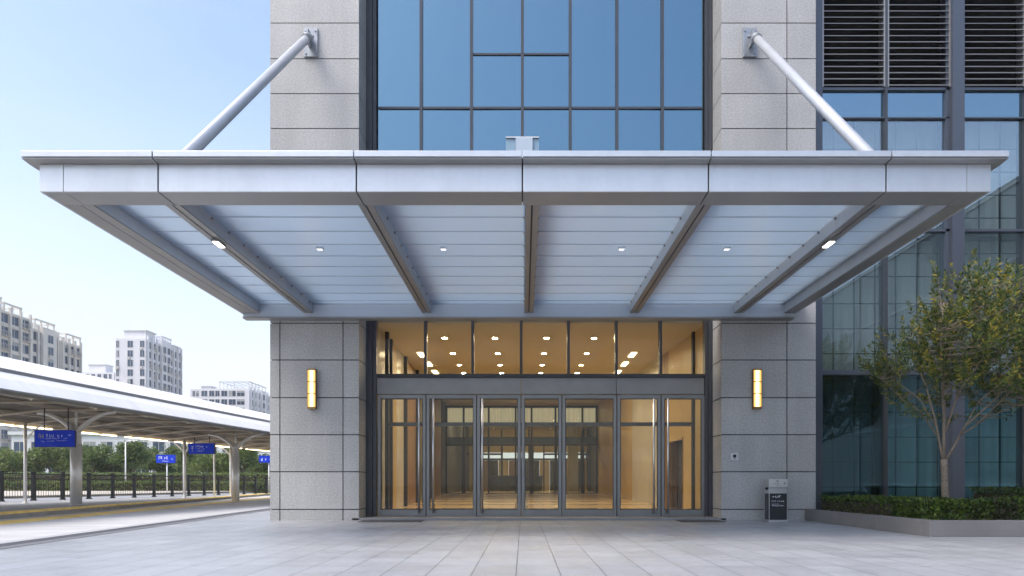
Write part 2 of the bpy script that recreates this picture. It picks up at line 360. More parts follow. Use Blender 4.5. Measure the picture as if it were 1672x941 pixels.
# upper curtain wall
cols = [-3.515] + [PX(p,YD) for p in (688,770,853,931,1007,1081)] + [4.325]
rows = [4.95,9.83,13.3,16.6,TOP-.02]
mid = 11.12
for i in range(1,len(cols)-1):
    mb = MB(); mb.box(cols[i]-.035,cols[i]+.035,YD-.06,YD+.1,4.95,TOP-.03); mb.build('mullion', M['frame'], B)
for z in rows[:4]:
    for i in range(len(cols)-1):
        mb = MB(); mb.box(cols[i]+.036,cols[i+1]-.036,YD-.035,YD+.08,z-.025,z+.025); mb.build('transom', M['frame'], B)
for i in range(len(cols)-1):
    for r in range(4):
        zz = [rows[r], rows[r+1]]
        if r == 1 and i in (2,3): zz = [rows[1], mid, rows[2]]
        for a,b in zip(zz[:-1],zz[1:]):
            e = [random.uniform(-.0035,.0035) for _ in range(4)]
            xa,xb,za,zb = cols[i]+.03,cols[i+1]-.03,a+.02,b-.02
            mb = MB(); mb.add([(xa,YD+e[0],za),(xb,YD+e[1],za),(xb,YD+e[1]+e[2],zb),(xa,YD+e[0]+e[2],zb),(xa,YD+.02,za),(xb,YD+.02,za),(xb,YD+.02,zb),(xa,YD+.02,zb)],
                   [(0,1,2,3),(7,6,5,4),(0,4,5,1),(1,5,6,2),(2,6,7,3),(3,7,4,0)])
            mb.build('window_pane', M['blue_glass'], B)
for i in (2,3):
    mb = MB(); mb.box(cols[i]+.036,cols[i+1]-.036,YD-.03,YD+.08,mid-.022,mid+.022); mb.build('transom', M['frame'], B)
mb = MB(); mb.box(-3.7,4.46,YD+.11,YD+.2,4.95,TOP-.05); mb.build('back_panel', M['blackvoid'], B)
# lower transom windows
lc = [-3.515] + [PX(p,YD) for p in (695,772,851,928,1006,1078)] + [4.325]
for i in range(1,len(lc)-1):
    mb = MB(); mb.box(lc[i]-.032,lc[i]+.032,YD-.07,YD+.1,3.46,4.86); mb.build('mullion', M['frame_dark'], B)
for i in range(len(lc)-1):
    mb = MB(); mb.box(lc[i]+.032,lc[i+1]-.032,YD,YD+.012,3.45,4.80); w = mb.build('clerestory_window', M['door_glass'], B)
mb = MB(); mb.box(-3.51,4.32,YD-.05,YD+.1,4.80,4.949); mb.build('head_frame', M['frame_dark'], B)
mb = MB(); mb.box(-3.51,4.32,YD-.08,YD+.1,3.365,3.455); mb.build('sill_bar', M['frame_dark'], B)
xs = [-3.51, PX(851,YD), PX(1006,YD), 4.32]
for a,b in zip(xs[:-1],xs[1:]):
    mb = MB(); mb.box(a+.005,b-.005,YD-.055,YD+.1,2.975,3.36); mb.build('lintel_panel', M['door_frame'], B, .004)
# doors
doors = [(617,695.5),(696.5,778),(779,850.5),(851.5,917),(918,1006.5),(1007.5,1078.5),(1079.5,1150)]
handles = {0:[684],1:[707.5],2:[787.5],5:[1067.5],6:[1090.5]}
for k,(p0,p1) in enumerate(doors):
    x0,x1 = PX(p0,YD),PX(p1,YD); zb,zt = .058,2.965; st = .075
    mb = MB()
    mb.box(x0+.003,x0+st,YD-.035,YD+.035,zb,zt); mb.box(x1-st,x1-.003,YD-.035,YD+.035,zb,zt)
    mb.box(x0+st,x1-st,YD-.034,YD+.034,zb,zb+.155); mb.box(x0+st,x1-st,YD-.034,YD+.034,zt-.095,zt)
    d = mb.build('glass_door', M['door_frame'], B, .004)
    mb = MB(); mb.box(x0+st,x1-st,YD-.006,YD+.006,zb+.155,zt-.095); mb.build('pane', M['door_glass'], d)
    mb = MB()   # dark gasket line round the glass
    for (a,b,c,e) in ((x0+st,x0+st+.012,zb+.155,zt-.095),(x1-st-.012,x1-st,zb+.155,zt-.095),(x0+st+.012,x1-st-.012,zb+.155,zb+.17),(x0+st+.012,x1-st-.012,zt-.11,zt-.095)):
        mb.box(a,b,YD-.02,YD+.02,c,e)
    mb.box(x1-.002,x1+.012,YD-.022,YD+.03,zb,zt)
    mb.build('gasket', M['seal'], d)
    for hp in handles.get(k,[]):
        hx = PX(hp,16.27); mb = MB()
        mb.tube([(hx,16.26,.13),(hx,16.26,2.86)],.026,12)
        for hz in (.4,1.5,2.6): mb.tube([(hx,16.26,hz),(hx,YD-.035,hz)],.011,8)
        mb.build('handle', M['steel'], d)
mb = MB(); mb.box(-3.9,4.6,15.50,16.33,.0,.055); mb.build('threshold', M['sill'], B, .006)
# lobby
FZ = .058
mb = MB(); mb.add([(-5.7,16.42,-.05),(6.58,16.42,-.05),(6.58,16.42,FZ),(-5.7,16.42,FZ),(-5.7,33,.36),(6.58,33,.36),(-5.7,49.9,.36),(6.58,49.9,.36),(-5.7,49.9,-.05),(6.58,49.9,-.05)],[(0,1,2,3),(3,2,5,4),(4,5,7,6),(6,7,9,8),(0,3,4,6,8),(1,9,7,5,2),(0,8,9,1)]); structure(mb.build('lobby_floor', M['lobby_floor']), 'polished beige stone floor inside the lobby', 'floor')
CZ = 4.72
YS = 33.0
XA, XB = PX(727,YS), PX(976,YS)
def wall_line(mb, a, b, th, z0, z1, mi=0, seg=None):
    a = Vector((a[0],a[1])); b = Vector((b[0],b[1])); t = (b-a); Lh = t.length; t.normalize(); nrm = Vector((-t.y,t.x))
    n = max(1, round(Lh/seg)) if seg else 1
    for i in range(n):
        p = a + t*(Lh*i/n+.004); q = a + t*(Lh*(i+1)/n-.004)
        mb.prism([tuple(p),tuple(q),tuple(q+nrm*th),tuple(p+nrm*th)], z0, z1, mi)
# left lobby wall: timber and pale stone bays, the pale also standing in for door reflections, right wall warm panels with an opening
mb = MB()
for (a,b,mi) in (((-3.62,16.6),(-3.63,18.4),2),((-3.63,18.4),(-3.65,19.6),0),((-3.65,19.6),(-3.66,20.9),2),((-3.66,20.9),(-3.69,23.4),1),((-3.69,23.4),(-3.73,27),3),((-3.73,27),(XA,YS),1)):
    wall_line(mb,a,b,.12,FZ,CZ,mi,.9)
mb.build('lobby_wall', [M['beige'],M['wood'],M['pale_wall'],M['olive']], B)
for (Y,xw) in ((18.4,-3.63),(20.9,-3.66),(23.4,-3.69),(27,-3.73)):
    mb = MB(); mb.box(xw,xw+.10,Y-.06,Y+.06,FZ,CZ-.002); mb.build('wall_fin', M['frame_dark'], B)
mb = MB()
wall_line(mb,(4.42,16.6),(4.32,18.6),-.12,FZ,CZ,0,1.0); wall_line(mb,(4.32,18.6),(4.24,20.0),-.12,2.05,CZ,0)
wall_line(mb,(4.24,20.0),(4.20,20.9),-.12,FZ,CZ,1,.45); wall_line(mb,(4.20,20.9),(3.98,25),-.12,FZ,CZ,2,.9); wall_line(mb,(3.98,25),(XB,YS),-.12,FZ,CZ,0,1.2)
mb.build('lobby_wall', [M['beige'],M['wood'],M['pale_wall'],M['olive']], B)
mb = MB(); mb.box(4.3,6.5,18.5,20.1,FZ,2.1,0); mb.v = [(x,y,z) for x,y,z in mb.v]; mb.f = [f for i,f in enumerate(mb.f) if i not in (5,)]; mb.m = mb.m[:5]; mb.sm = mb.sm[:5]; mb.t = mb.t[:5]
mb.build('side_passage', [M['wood']], B)
mb = MB(); mb.box(-3.80,4.5,YD+.12,YS,CZ,CZ+.1,0); mb.box(-5.7,6.58,YS,49.9,CZ,CZ+.1,0); mb.build('lobby_ceiling', M['ceil'], B)
ce = [o for o in S.objects if o.name == 'lobby_ceiling'][0]
for py in (552,577,596,609):
    Y = FOC*(CZ-EYE)/(CY-py)
    for p in (726,808,892,970):
        x = (p-855)*18.2/FOC
        mb = MB(); n = 14
        mb.add([(x+.06*math.cos(2*math.pi*k/n), Y+.06*math.sin(2*math.pi*k/n), CZ-.012) for k in range(n)],[tuple(range(n-1,-1,-1))],0)
        mb.tube([(x,Y,CZ-.016),(x,Y,CZ-.001)],.078,14,1,False)
        mb.build('downlight', [M['dl'],M['plate']], ce)
for (x0,x1) in ((-3.15,-3.0),(3.2,3.35)):
    mb = MB()
    for k in range(4): mb.box(x0,x1,20.2+k*1.6,20.9+k*1.6,CZ-.02,CZ-.002)
    mb.build('ceiling_light_slot', M['cove'], ce)
# back wall with inner glazed screen
mb = MB(); mb.box(-5.7,XA,YS,YS+.2,FZ,CZ); mb.box(XB,6.58,YS,YS+.2,FZ,CZ); mb.box(XA,XB,YS,YS+.2,4.6,CZ)
mb.build('lobby_back_wall', M['beige'], B)
mb = MB()
vx = [PX(p,YS) for p in (729,757,798,842,868,907,951,974)]
for x in vx: mb.box(x-.045,x+.045,YS-.05,YS+.1,FZ,4.6)
for z0,z1 in ((3.62,3.78),(4.5,4.6),(2.66,2.74),(.2,.38)): mb.box(XA,XB,YS-.06,YS+.1,z0,z1)
for p in (757,868,951): x = PX(p,YS); mb.box(x-.10,x+.10,YS-.055,YS+.09,.38,2.66)
scr = mb.build('inner_door_screen', M['frame_dark'], B)
mb = MB()
for p in (742,782,820,855,888,930,963):
    x = PX(p,41); mb.box(x-.04,x+.04,40.95,41.05,.26,3.6)
for (p,q) in ((742,820),(888,963)): mb.box(PX(p,41),PX(q,41),40.96,41.04,2.55,2.66); mb.box(PX(p,41),PX(q,41),40.96,41.04,3.5,3.6)
mb.build('far_door_frame', M['frame_dark'], B)
mb = MB(); mb.box(XA+.05,XB-.05,YS,YS+.012,.38,4.5); mb.build('pane', M['inner_glass'], scr)
mb = MB(); mb.box(XA+.05,XB-.05,YS+.20,YS+.23,3.8,4.5); mb.build('upper_screen', M['glow_curtain'], scr)
mb = MB(); mb.box(XA+.05,XB-.05,YS+.103,YS+.13,2.76,3.10); mb.build('lintel_band', M['trim_blue'], scr)
# vestibule posts close behind the doors
for p in (632,1133):
    x = PX(p,17.5); mb = MB(); mb.box(x-.045,x+.045,17.45,17.6,FZ,CZ); mb.build('vestibule_post', M['frame_dark'], B)
mb = MB(); mb.box(PX(632,17.5)+.046,PX(1133,17.5)-.046,17.46,17.56,PZ(696,17.5),PZ(690,17.5)); mb.build('vestibule_rail', M['frame'], B)
# rear hall
mb = MB(); mb.box(-5.69,-5.5,YS+.2,49,FZ,CZ); mb.box(6.3,6.57,YS+.2,49,FZ,CZ)
for x in (-2.9,2.9): mb.box(x-.3,x+.3,40,40.6,FZ,CZ)
mb.build('hall_wall', M['olive'], B)
mb = MB()
for k in range(1,6): mb.box(-5.5+k*1.96-.05,-5.5+k*1.96+.05,48.89,49.05,.2,CZ)
mb.box(-5.5,6.3,48.91,49.04,2.52,2.65); rw = mb.build('rear_window_wall', M['frame_dark'], B)
mb = MB(); mb.box(-5.5,6.3,48.97,48.98,2.66,3.05); mb.build('pane', M['door_glass'], rw)
mb = MB(); mb.box(-5.5,6.3,48.93,49.03,3.06,CZ); mb.build('upper_panel', M['beige'], rw)
mb = MB()
for k in range(16):
    xa = -5.5+11.8*k/16; mb.box(xa+.01,xa+11.8/16-.01,48.93,49.03-.002*(k%2),FZ,2.51,(0,1,0,2,0,1,2,0)[k%8])
mb.build('lower_panel', [M['dark_olive'],M['beige'],M['wood']], rw)
for x in (-2.6,-.2,2.2):
    for Y in (36,43):
        mb = MB(); mb.box(x-.1,x+.1,Y-.1,Y+.1,CZ-.02,CZ-.003); mb.build('hall_downlight', M['dl_dim'], ce)
mb = MB(); mb.box(-5.72,6.6,49.95,50,CZ+.11,TOP-.03); mb.build('rear_wall', M['stone'], B)
# lobby counter
mb = MB(); mb.box(-2.3,1.2,43.5,44.3,.40,1.3,0); mb.box(-2.4,1.3,43.4,44.4,1.3,1.35,1); mb.box(-2.2,1.1,43.6,44.2,.36,.40,1)
tag(mb.build('lobby_counter', [M['col_grey'],M['frame']]), 'long dark counter at the far end of the lit lobby', 'counter')
# pale box added in place of a far building top mirrored in the glass
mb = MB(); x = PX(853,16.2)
bx = empty('reflection_box', (x,16.3,8.1), 'small pale box added in place of a reflection in the blue glass wall above the canopy', 'box')
mb.box(x-.16,x+.24,16.05,16.305,8.1,8.97,0); mb.build('reflection_centre', mat('pale_grey_panel',(.46,.54,.62),.35), bx)
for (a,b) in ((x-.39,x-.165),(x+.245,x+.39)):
    mb = MB(); mb.box(a,b,16.10,16.28,8.1,8.965,0); mb.build('reflection_side', mat('pale_blue_panel',(.26,.38,.48),.3), bx)
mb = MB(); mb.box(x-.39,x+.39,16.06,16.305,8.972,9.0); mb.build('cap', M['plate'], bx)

# ------------------------------------------------------------------ canopy
C = empty('entrance_canopy', (0,12.2,4.64), 'wide silver canopy with milky glass panels over the glazed entrance', 'canopy')
XL,XR = -6.31,6.09; Y0 = 8.9; ZB = 4.64
fx = [XL,-6.0,-4.765,-2.18,-.016,2.41,4.725,5.78,XR]
for i,(a,b) in enumerate(zip(fx[:-1],fx[1:])):
    g = .009 if 1 <= i else 0
    ga = 0 if i==0 else (.003 if i in (1,7) else .009); gb = 0 if i==7 else (.003 if i in (0,6) else .009)
    mb = MB(); mb.box(a+ga,b-gb,Y0,Y0+.03,ZB,4.996)
    mb.build('fascia_panel', M['alu'], C, .004)
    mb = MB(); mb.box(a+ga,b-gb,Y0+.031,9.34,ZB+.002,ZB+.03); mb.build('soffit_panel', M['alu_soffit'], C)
mb = MB(); mb.box(XL+.03,XR-.03,Y0+.032,9.30,ZB+.032,4.99); mb.build('front_girder', M['seal'], C)
lx = [XL-.14,-4.765,-2.18,-.016,2.41,4.725,XR+.14]
for i,(a,b) in enumerate(zip(lx[:-1],lx[1:])):
    ga = 0 if i==0 else .008; gb = 0 if i==5 else .008
    mb = MB(); mb.box(a+ga,b-gb,8.76,9.6,5.032,5.108); mb.build('cap_panel', M['alu'], C, .004)
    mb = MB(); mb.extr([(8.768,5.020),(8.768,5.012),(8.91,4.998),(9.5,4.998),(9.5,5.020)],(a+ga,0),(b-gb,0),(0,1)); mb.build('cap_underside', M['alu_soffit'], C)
mb = MB(); mb.box(XL-.12,XR+.12,8.80,9.55,5.021,5.031); mb.build('shadow_gap', M['seal'], C)
for sgn,xo in ((-1,XL),(1,XR)):
    xa,xb = sorted((xo,xo-sgn*.03))
    mb = MB(); mb.box(xa,xb,Y0+.031,15.49,ZB,4.996); mb.build('side_fascia', M['alu'], C)
    xa,xb = sorted((xo+sgn*.14,xo-sgn*.4))
    mb = MB(); mb.box(xa,xb,9.602,15.49,5.032,5.108); mb.box(xa,xb,9.502,15.49,5.0,5.02); mb.build('side_cap', M['alu'], C)
for (xa,xg,xb) in ((XL+.03,-6.05,-5.89),(XR-.03,5.91,5.82)):
    mb = MB()
    a,b = sorted((xa,xg)); mb.box(a+.001,b-.006,9.341,15.24,ZB,4.95,2 if a==xb else 0)
    a,b = sorted((xg,xb)); mb.box(a+.006,b,9.341,15.24,ZB,ZB+.02,0); mb.box(a+.008,b-.003,9.341,15.24,ZB+.0205,5.2,2)
    mb.box(xg-.007,xg+.007,9.341,15.23,ZB+.03,4.9,1); mb.build('edge_beam', [M['alu_beam'],M['seal'],M['alu']], C)
bxs = [-4.80,-2.16,.115,2.47,4.80]
seams = [9.70+.587*k for k in range(10)]
for x in bxs:
    mb = MB(); mb.box(x-.1,x-.012,9.341,15.24,ZB,ZB+.02,0); mb.box(x+.012,x+.1,9.341,15.24,ZB,ZB+.02,0); mb.box(x-.013,x+.013,9.341,15.24,ZB+.021,4.95,1)
    mb.box(x-.096,x-.014,9.341,15.24,ZB+.0205,5.35,2); mb.box(x+.014,x+.096,9.341,15.24,ZB+.0205,5.35,2)  # webs carried up unseen above the glass to darken it beside each beam
    for y in seams:
        for s in (-1,1): mb.box(x+s*.10,x+s*.12,y-.02,y+.02,4.815,4.845,0)
    bm_ = mb.build('canopy_beam', [M['alu_beam'],M['seal'],M['alu']], C)
    if abs(x) > 4:
        mb = MB(); y = 10.75; mb.box(x-.05,x+.05,y-.15,y+.15,4.60,4.638,0); mb.box(x-.04,x+.04,y-.13,y+.13,4.592,4.599,1)
        mb.build('lamp', [M['alu_beam'],M['spot']], bm_)
for y in seams:
    mb = MB(); mb.box(-5.885,5.815,y-.006,y+.006,4.844,4.850); mb.build('glazing_bar', M['bar'], C)
bay = [-5.885] + bxs + [5.815]
ys = [9.31] + seams + [15.25]
for i in range(len(bay)-1):
    a = bay[i] + (.11 if i else 0); b = bay[i+1] - (.11 if i < 5 else 0)
    for y0,y1 in zip(ys[:-1],ys[1:]):
        mb = MB(); z = 4.852+random.uniform(0,.003); mb.box(a,b,y0+.004,y1-.004,z,z+.016); mb.build('glass_panel', M['canopy_glass'], C)
mb = MB(); mb.box(-6.28,6.06,15.25,15.49,4.53,4.565,1); mb.box(-6.27,6.05,15.262,15.48,4.566,4.842,0); mb.box(-6.28,6.06,15.27,15.49,4.87,5.0,0); mb.build('wall_beam', [M['closure'],M['alu_soffit']], C)
for p in (522,724,1015,1187):
    x = PX(p,11.6); mb = MB(); mb.box(x-.055,x+.055,11.56,11.66,4.815,4.848,0); mb.box(x-.045,x+.045,11.57,11.65,4.811,4.8145,1); mb.build('ceiling_lamp', [M['plate'],M['spot_dim']], C)
# tie rods
for (xb,xe,ye) in ((-4.82,-4.86,9.3),(5.18,4.93,9.3)):
    top = Vector((xb,15.25,10.80)); s = -1 if xb < 0 else 1
    ex = PX(315,9.87) if s < 0 else PX(1408,9.9)
    mid_ = Vector((ex,9.88,PZ(244,9.88)))
    d = (mid_-top).normalized(); end = top + d*((5.06-top.z)/d.z)
    mb = MB(); mb.tube([top+d*.16,end],.088,20); rod = mb.build('tie_rod', M['rod'], C)
    mb = MB(); xp = xb+(.0 if s<0 else -.06); mb.box(xp-.155,xp+.155,15.45,15.498,10.5,11.15,0)
    mb.box(xp-.025,xp+.025,15.2,15.45,10.68,10.98,0)
    mb.tube([(xp-.11,15.3,10.85),(xp+.11,15.3,10.85)],.035,10)
    for bx_ in (-.11,.11):
        for bz in (10.56,11.08): mb.tube([(xp+bx_,15.43,bz),(xp+bx_,15.45,bz)],.022,6)
    mb.build('wall_bracket', M['bracket'], rod, .004)
    mb = MB(); mb.tube([top-d*.06,top+d*.0,top+d*.001,top+d*.17],[.06,.07,.11,.11],16); mb.tube([top+d*.19,top+d*.23],.10,16); mb.build('collar', M['bracket'], rod)

# ------------------------------------------------------------------ wall lamps, plate, bin, mats
def sconce(x, label):
    r = empty('wall_lamp', (x,YF,2.97), label, 'wall lamp', 'brass wall lamps beside the entrance')
    z0,z1 = 2.52,3.42
    mb = MB(); mb.box(x-.085,x+.085,15.475,15.498,z0,z1); mb.build('back_plate', M['brass'], r)
    mb = MB(); mb.box(x-.036,x+.036,15.385,15.47,z0+.05,z1-.03); mb.build('diffuser', M['sconce'], r)
    mb = MB()
    for s in (-1,1): mb.box(x+s*.038,x+s*.082,15.390,15.470,z0+.05,z1-.03)
    mb.build('side_glass', M['sconce_side'], r)
    mb = MB()
    for s in (-1,1): mb.box(x+s*.083,x+s*.095,15.378,15.474,z0,z1); mb.box(x+s*.060,x+s*.066,15.375,15.384,z0,z1)
    for z in (z0,z1-.03,z0+.33,z0+.60): mb.box(x-.082,x+.082,15.374,15.392,z,z+(.05 if z==z0 else .03 if z>z1-.05 else .02))
    mb.box(x-.082,x+.082,15.392,15.47,z0,z0+.045); mb.box(x-.082,x+.082,15.392,15.47,z1-.028,z1)
    mb.build('frame', M['brass'], r)
sconce(-4.78, 'lit brass wall lamp on the stone pier nearer the platform')
sconce(5.27, 'lit brass wall lamp on the stone pier above the litter bin')
x = PX(1199,YF); r = empty('call_plate', (x,YF,PZ(746,YF)), 'small square pale plate with dark button on the stone pier', 'wall plate'); z = PZ(746,YF)
mb = MB(); mb.box(x-.08,x+.08,15.478,15.498,z-.08,z+.08); mb.build('face_plate', M['plate'], r, .004)
mb = MB(); mb.box(x-.035,x+.035,15.470,15.4775,z-.02,z+.05); mb.build('button', M['bin_dark'], r)
mb = MB(); mb.box(x-.03,x+.03,15.4755,15.4778,z-.055,z-.04); mb.build('marking', M['kerb'], r)

def glyphs(mb, x0, z0, w, h, y, n, dens=.75, mi=0):
    """small brush marks in n cells: writing too small to read"""
    cw = w/n
    for i in range(n):
        if random.random() > dens+.2: continue
        cx = x0+cw*i
        for _ in range(4):
            if random.random() < .5:
                zz = z0+random.choice([0,.4,.8])*h; a = random.uniform(0,.3)*cw; b = random.uniform(.55,.88)*cw
                mb.box(cx+a,cx+b,y-.002-random.uniform(0,.0008),y,zz,zz+h*.16,mi)
            else:
                xx = cx+random.choice([.1,.4,.7])*cw; mb.box(xx,xx+cw*.15,y-.003-random.uniform(0,.0008),y,z0+random.uniform(0,.3)*h,z0+h*random.uniform(.6,.95),mi)
bx0,bx1,by0,by1 = 5.303,5.705,14.76,15.08
r = empty('litter_bin', (5.5,14.92,0), 'charcoal litter bin with steel top standing against the stone pier', 'litter bin')
mb = MB(); mb.box(bx0+.012,bx1-.012,by0+.012,by1-.012,.05,.62); mb.build('body', M['bin_dark'], r, .004)
mb = MB(); mb.box(bx0-.005,bx1+.005,by0-.01,by1+.005,0,.05); mb.build('base', M['steel'], r, .004)
mb = MB()
for (a,b) in ((bx0,by0),(bx1-.012,by0),(bx0,by1-.012),(bx1-.012,by1-.012)): mb.box(a,a+.012,b,b+.012,.05,.62)
mb.build('corner_trim', M['steel'], r)
mb = MB(); mb.box(bx0-.002,bx1+.002,by0+.02,by1,.62,.71); mb.box(bx0-.004,bx1+.004,by0-.004,by1+.004,.755,.925); 
for k in range(3): mb.box(bx0+.0,bx1-.0,by0-.002,by0+.019,.628+.042*k,.648+.042*k)
mb.box(bx0-.006,bx1+.006,by0-.006,by1+.006,.925,.935)
hd = mb.build('hood', M['steel'], r, .003)
mb = MB(); mb.box(bx0+.008,bx0+.02,by0+.10,by0+.20,.66,.755); mb.box(bx0-.008,bx0-.0041,by0+.1,by0+.2,.70,.75); mb.build('opening', M['seal'], hd)
mb = MB(); glyphs(mb,bx0+.07,.53,.2,.05,by0+.0118,3,.9); glyphs(mb,bx0+.06,.44,.28,.03,by0+.0118,8,.9); glyphs(mb,bx0+.06,.385,.16,.018,by0+.0118,6,.9); glyphs(mb,bx0+.06,.345,.27,.03,by0+.0118,9,.9)
mb.build('marking', M['white'], r)
mb = MB(); glyphs(mb,bx0+.16,.865,.06,.04,by0-.0045,1,1); glyphs(mb,bx0+.12,.82,.12,.025,by0-.0045,3,1); glyphs(mb,bx0+.15,.785,.08,.012,by0-.0045,3,1); mb.box(bx0+.32,bx0+.35,by0-.007,by0-.0045,.835,.855)
mb.build('marking', M['bin_dark'], r)
for (p0,p1,lab) in ((590,690,'dark doormat in front of the door beside the platform-side pier'),(1108,1178,'dark doormat in front of the door nearest the litter bin')):
    a,b = PX(p0,15.1),PX(p1,15.1); mb = MB(); mb.box(a,b,14.75,15.49,.001,.014,0)
    for k in range(18): xx = a+.03+(b-a-.06)*k/17; mb.box(xx-.012,xx+.012,14.79,15.45,.014,.018,0)
    tag(mb.build('doormat', M['mat']), lab, 'doormat', 'doormats at the entrance')

# ------------------------------------------------------------------ right wing
YW = 16.0
Wg = empty('glass_wing_building', (13.5,YW,0), 'blue glass office wing with dark louvres above, behind the planter tree', 'building')
mb = MB(); mb.box(6.665,6.96,15.9,16.25,0,TOP); mb.build('corner_post', M['post'], Wg)
edges = [6.96,8.45,9.94]; posts=[(9.94,10.22)]
xx = 10.22; bays = [(6.96,8.42),(8.48,9.94)]
while xx < 19.5:
    bays += [(xx,xx+1.46),(xx+1.52,xx+2.98)]; posts.append((xx+2.98,xx+3.26)); xx += 3.26
for a,b in posts:
    mb = MB(); mb.box(a,b,15.82,16.25,0,TOP); mb.box(a-.09,a-.001,15.93,16.2,0,TOP); mb.build('post', [M['post']], Wg)
for i in range(0,len(bays),2):
    a = bays[i][1]; mb = MB(); mb.box(a,a+.06,15.90,16.2,0,TOP); mb.build('mullion', M['frame'], Wg)
zr = [.12,3.38,6.72,9.36,10.02]
for (a,b) in bays:
    for z,h in ((3.38,.10),(6.72,.06),(9.36,.03),(10.02,.06),(.05,.09)):
        mb = MB(); mb.box(a,b,15.93,16.15,z,z+h); mb.build('transom', M['post'], Wg)
    for j,(z0,z1) in enumerate(((.14,3.38),(3.48,6.72),(6.78,9.36),(9.39,10.02))):
        e = random.uniform(-.001,.001)
        mb = MB(); mb.box(a,b,YW+e,YW+e+.012,z0,z1)
        mb.build('window_pane', M['wing_low'] if j==0 else M['wing_glass'] if j==1 else M['spandrel'] if j==3 else M['wing_glass'], Wg)
    # louvre panel
    mb = MB(); z = 10.12
    while z < TOP-.2:
        mb.add([(a+.03,15.90,z),(b-.03,15.90,z),(b-.03,16.06,z+.108),(a+.03,16.06,z+.108),(a+.03,15.90,z-.014),(b-.03,15.90,z-.014),(b-.03,16.06,z+.096),(a+.03,16.06,z+.096)],
               [(0,1,2,3),(7,6,5,4),(0,4,5,1),(2,6,7,3),(0,3,7,4),(1,5,6,2)],0); z += .144
    mb.box(a,a+.03,15.9,16.15,10.08,TOP,0); mb.box(b-.03,b,15.9,16.15,10.08,TOP,0)
    mb.box(a,b,16.16,16.2,10.08,TOP,1); mb.build('louvre_panel', [M['slat'],M['blackvoid']], Wg)
# curtains and inner grid
mb = MB(); n = 400; xs_ = np.linspace(6.9,20,n); yv = 16.55+.007*np.sin(xs_*31)+.012*np.sin(xs_*13+1)
for (z0,z1) in ((.15,3.36),(3.5,6.7),(6.8,9.9)):
    sel = list(range(n))
    if z0 < 1: sel = [i for i in sel if 8.62 < xs_[i]]
    for i,j in zip(sel[:-1],sel[1:]):
        mb.add([(xs_[i],yv[i],z0),(xs_[j],yv[j],z0),(xs_[j],yv[j],z1),(xs_[i],yv[i],z1)],[(0,1,2,3)],0,True,.5)
mb.build('curtain', M['curtain'], Wg)
mb = MB(); mb.box(6.9,8.6,16.9,16.95,.15,3.36); mb.build('blind', mat('teal_blind',(.14,.21,.23),.8,streak=((9,9,.5),.2)), Wg)
mb = MB()
for x in np.arange(7.42,20,.50): mb.box(x-.009,x+.009,16.36,16.39,.15,9.9)
for z in (.75,1.35,1.95,2.55,3.95,4.55,5.15,5.8,6.35,7.2,7.75,8.3,8.85): mb.box(6.9,20,16.355,16.395,z-.009,z+.009)
mb.build('inner_window_grid', M['inner_grid'], Wg)
mb = MB(); mb.box(6.7,20,22,22.2,0,TOP); mb.box(6.7,20,16.26,22,3.38,3.48); mb.box(6.7,20,16.26,22,6.70,6.78); mb.box(6.7,20,16.26,22,9.92,10.06); mb.box(6.7,20,15.95,45,TOP-.1,TOP); mb.box(19.9,20,16.3,45,0,TOP); mb.box(6.7,20,44.8,45,0,TOP)
mb.build('inner_wall', M['dark_hall'], Wg)
# neighbour wing at a right angle beyond the frame; it shows in the glass
N = empty('neighbour_building', (24,-15,0), 'dark glass neighbour building seen only as a reflection in the blue wing', 'building')
mb = MB(); mb.box(20.2,34,-45,12,0,13.4); mb.build('wall', M['dark_glass_bldg'], N)
mb = MB()
for y in np.arange(-45,12,6): mb.box(20.12,20.2,y-.04,y+.04,0,13.4)
for z in np.arange(.8,13.5,3.1): mb.box(20.13,20.2,-45,12,z-.05,z+.05)
mb.build('facade_grid', M['dark_glass_grid'], N)

# ------------------------------------------------------------------ planter, hedge, tree
PY0, PXL = 10.7, 6.36
r = empty('stone_planter', (9,12.5,0), 'long low granite planter with hedge and small tree beside the wing', 'planter')
mb = MB(); px_ = [PXL,9.05,11.8,14.6,17.4,20]
for a,b in zip(px_[:-1],px_[1:]): mb.box(a+.003,b-.003,PY0,PY0+.2,0,.255)
py_ = [PY0+.201,12.3,13.9,15.44]
for a,b in zip(py_[:-1],py_[1:]): mb.box(PXL,PXL+.2,a+.003,b-.003,0,.255)
mb.build('planter_wall', M['planter'], r, .006)
mb = MB(); mb.box(PXL+.2,20,PY0+.2,15.8,.0,.2); mb.build('soil', M['soil'], r)

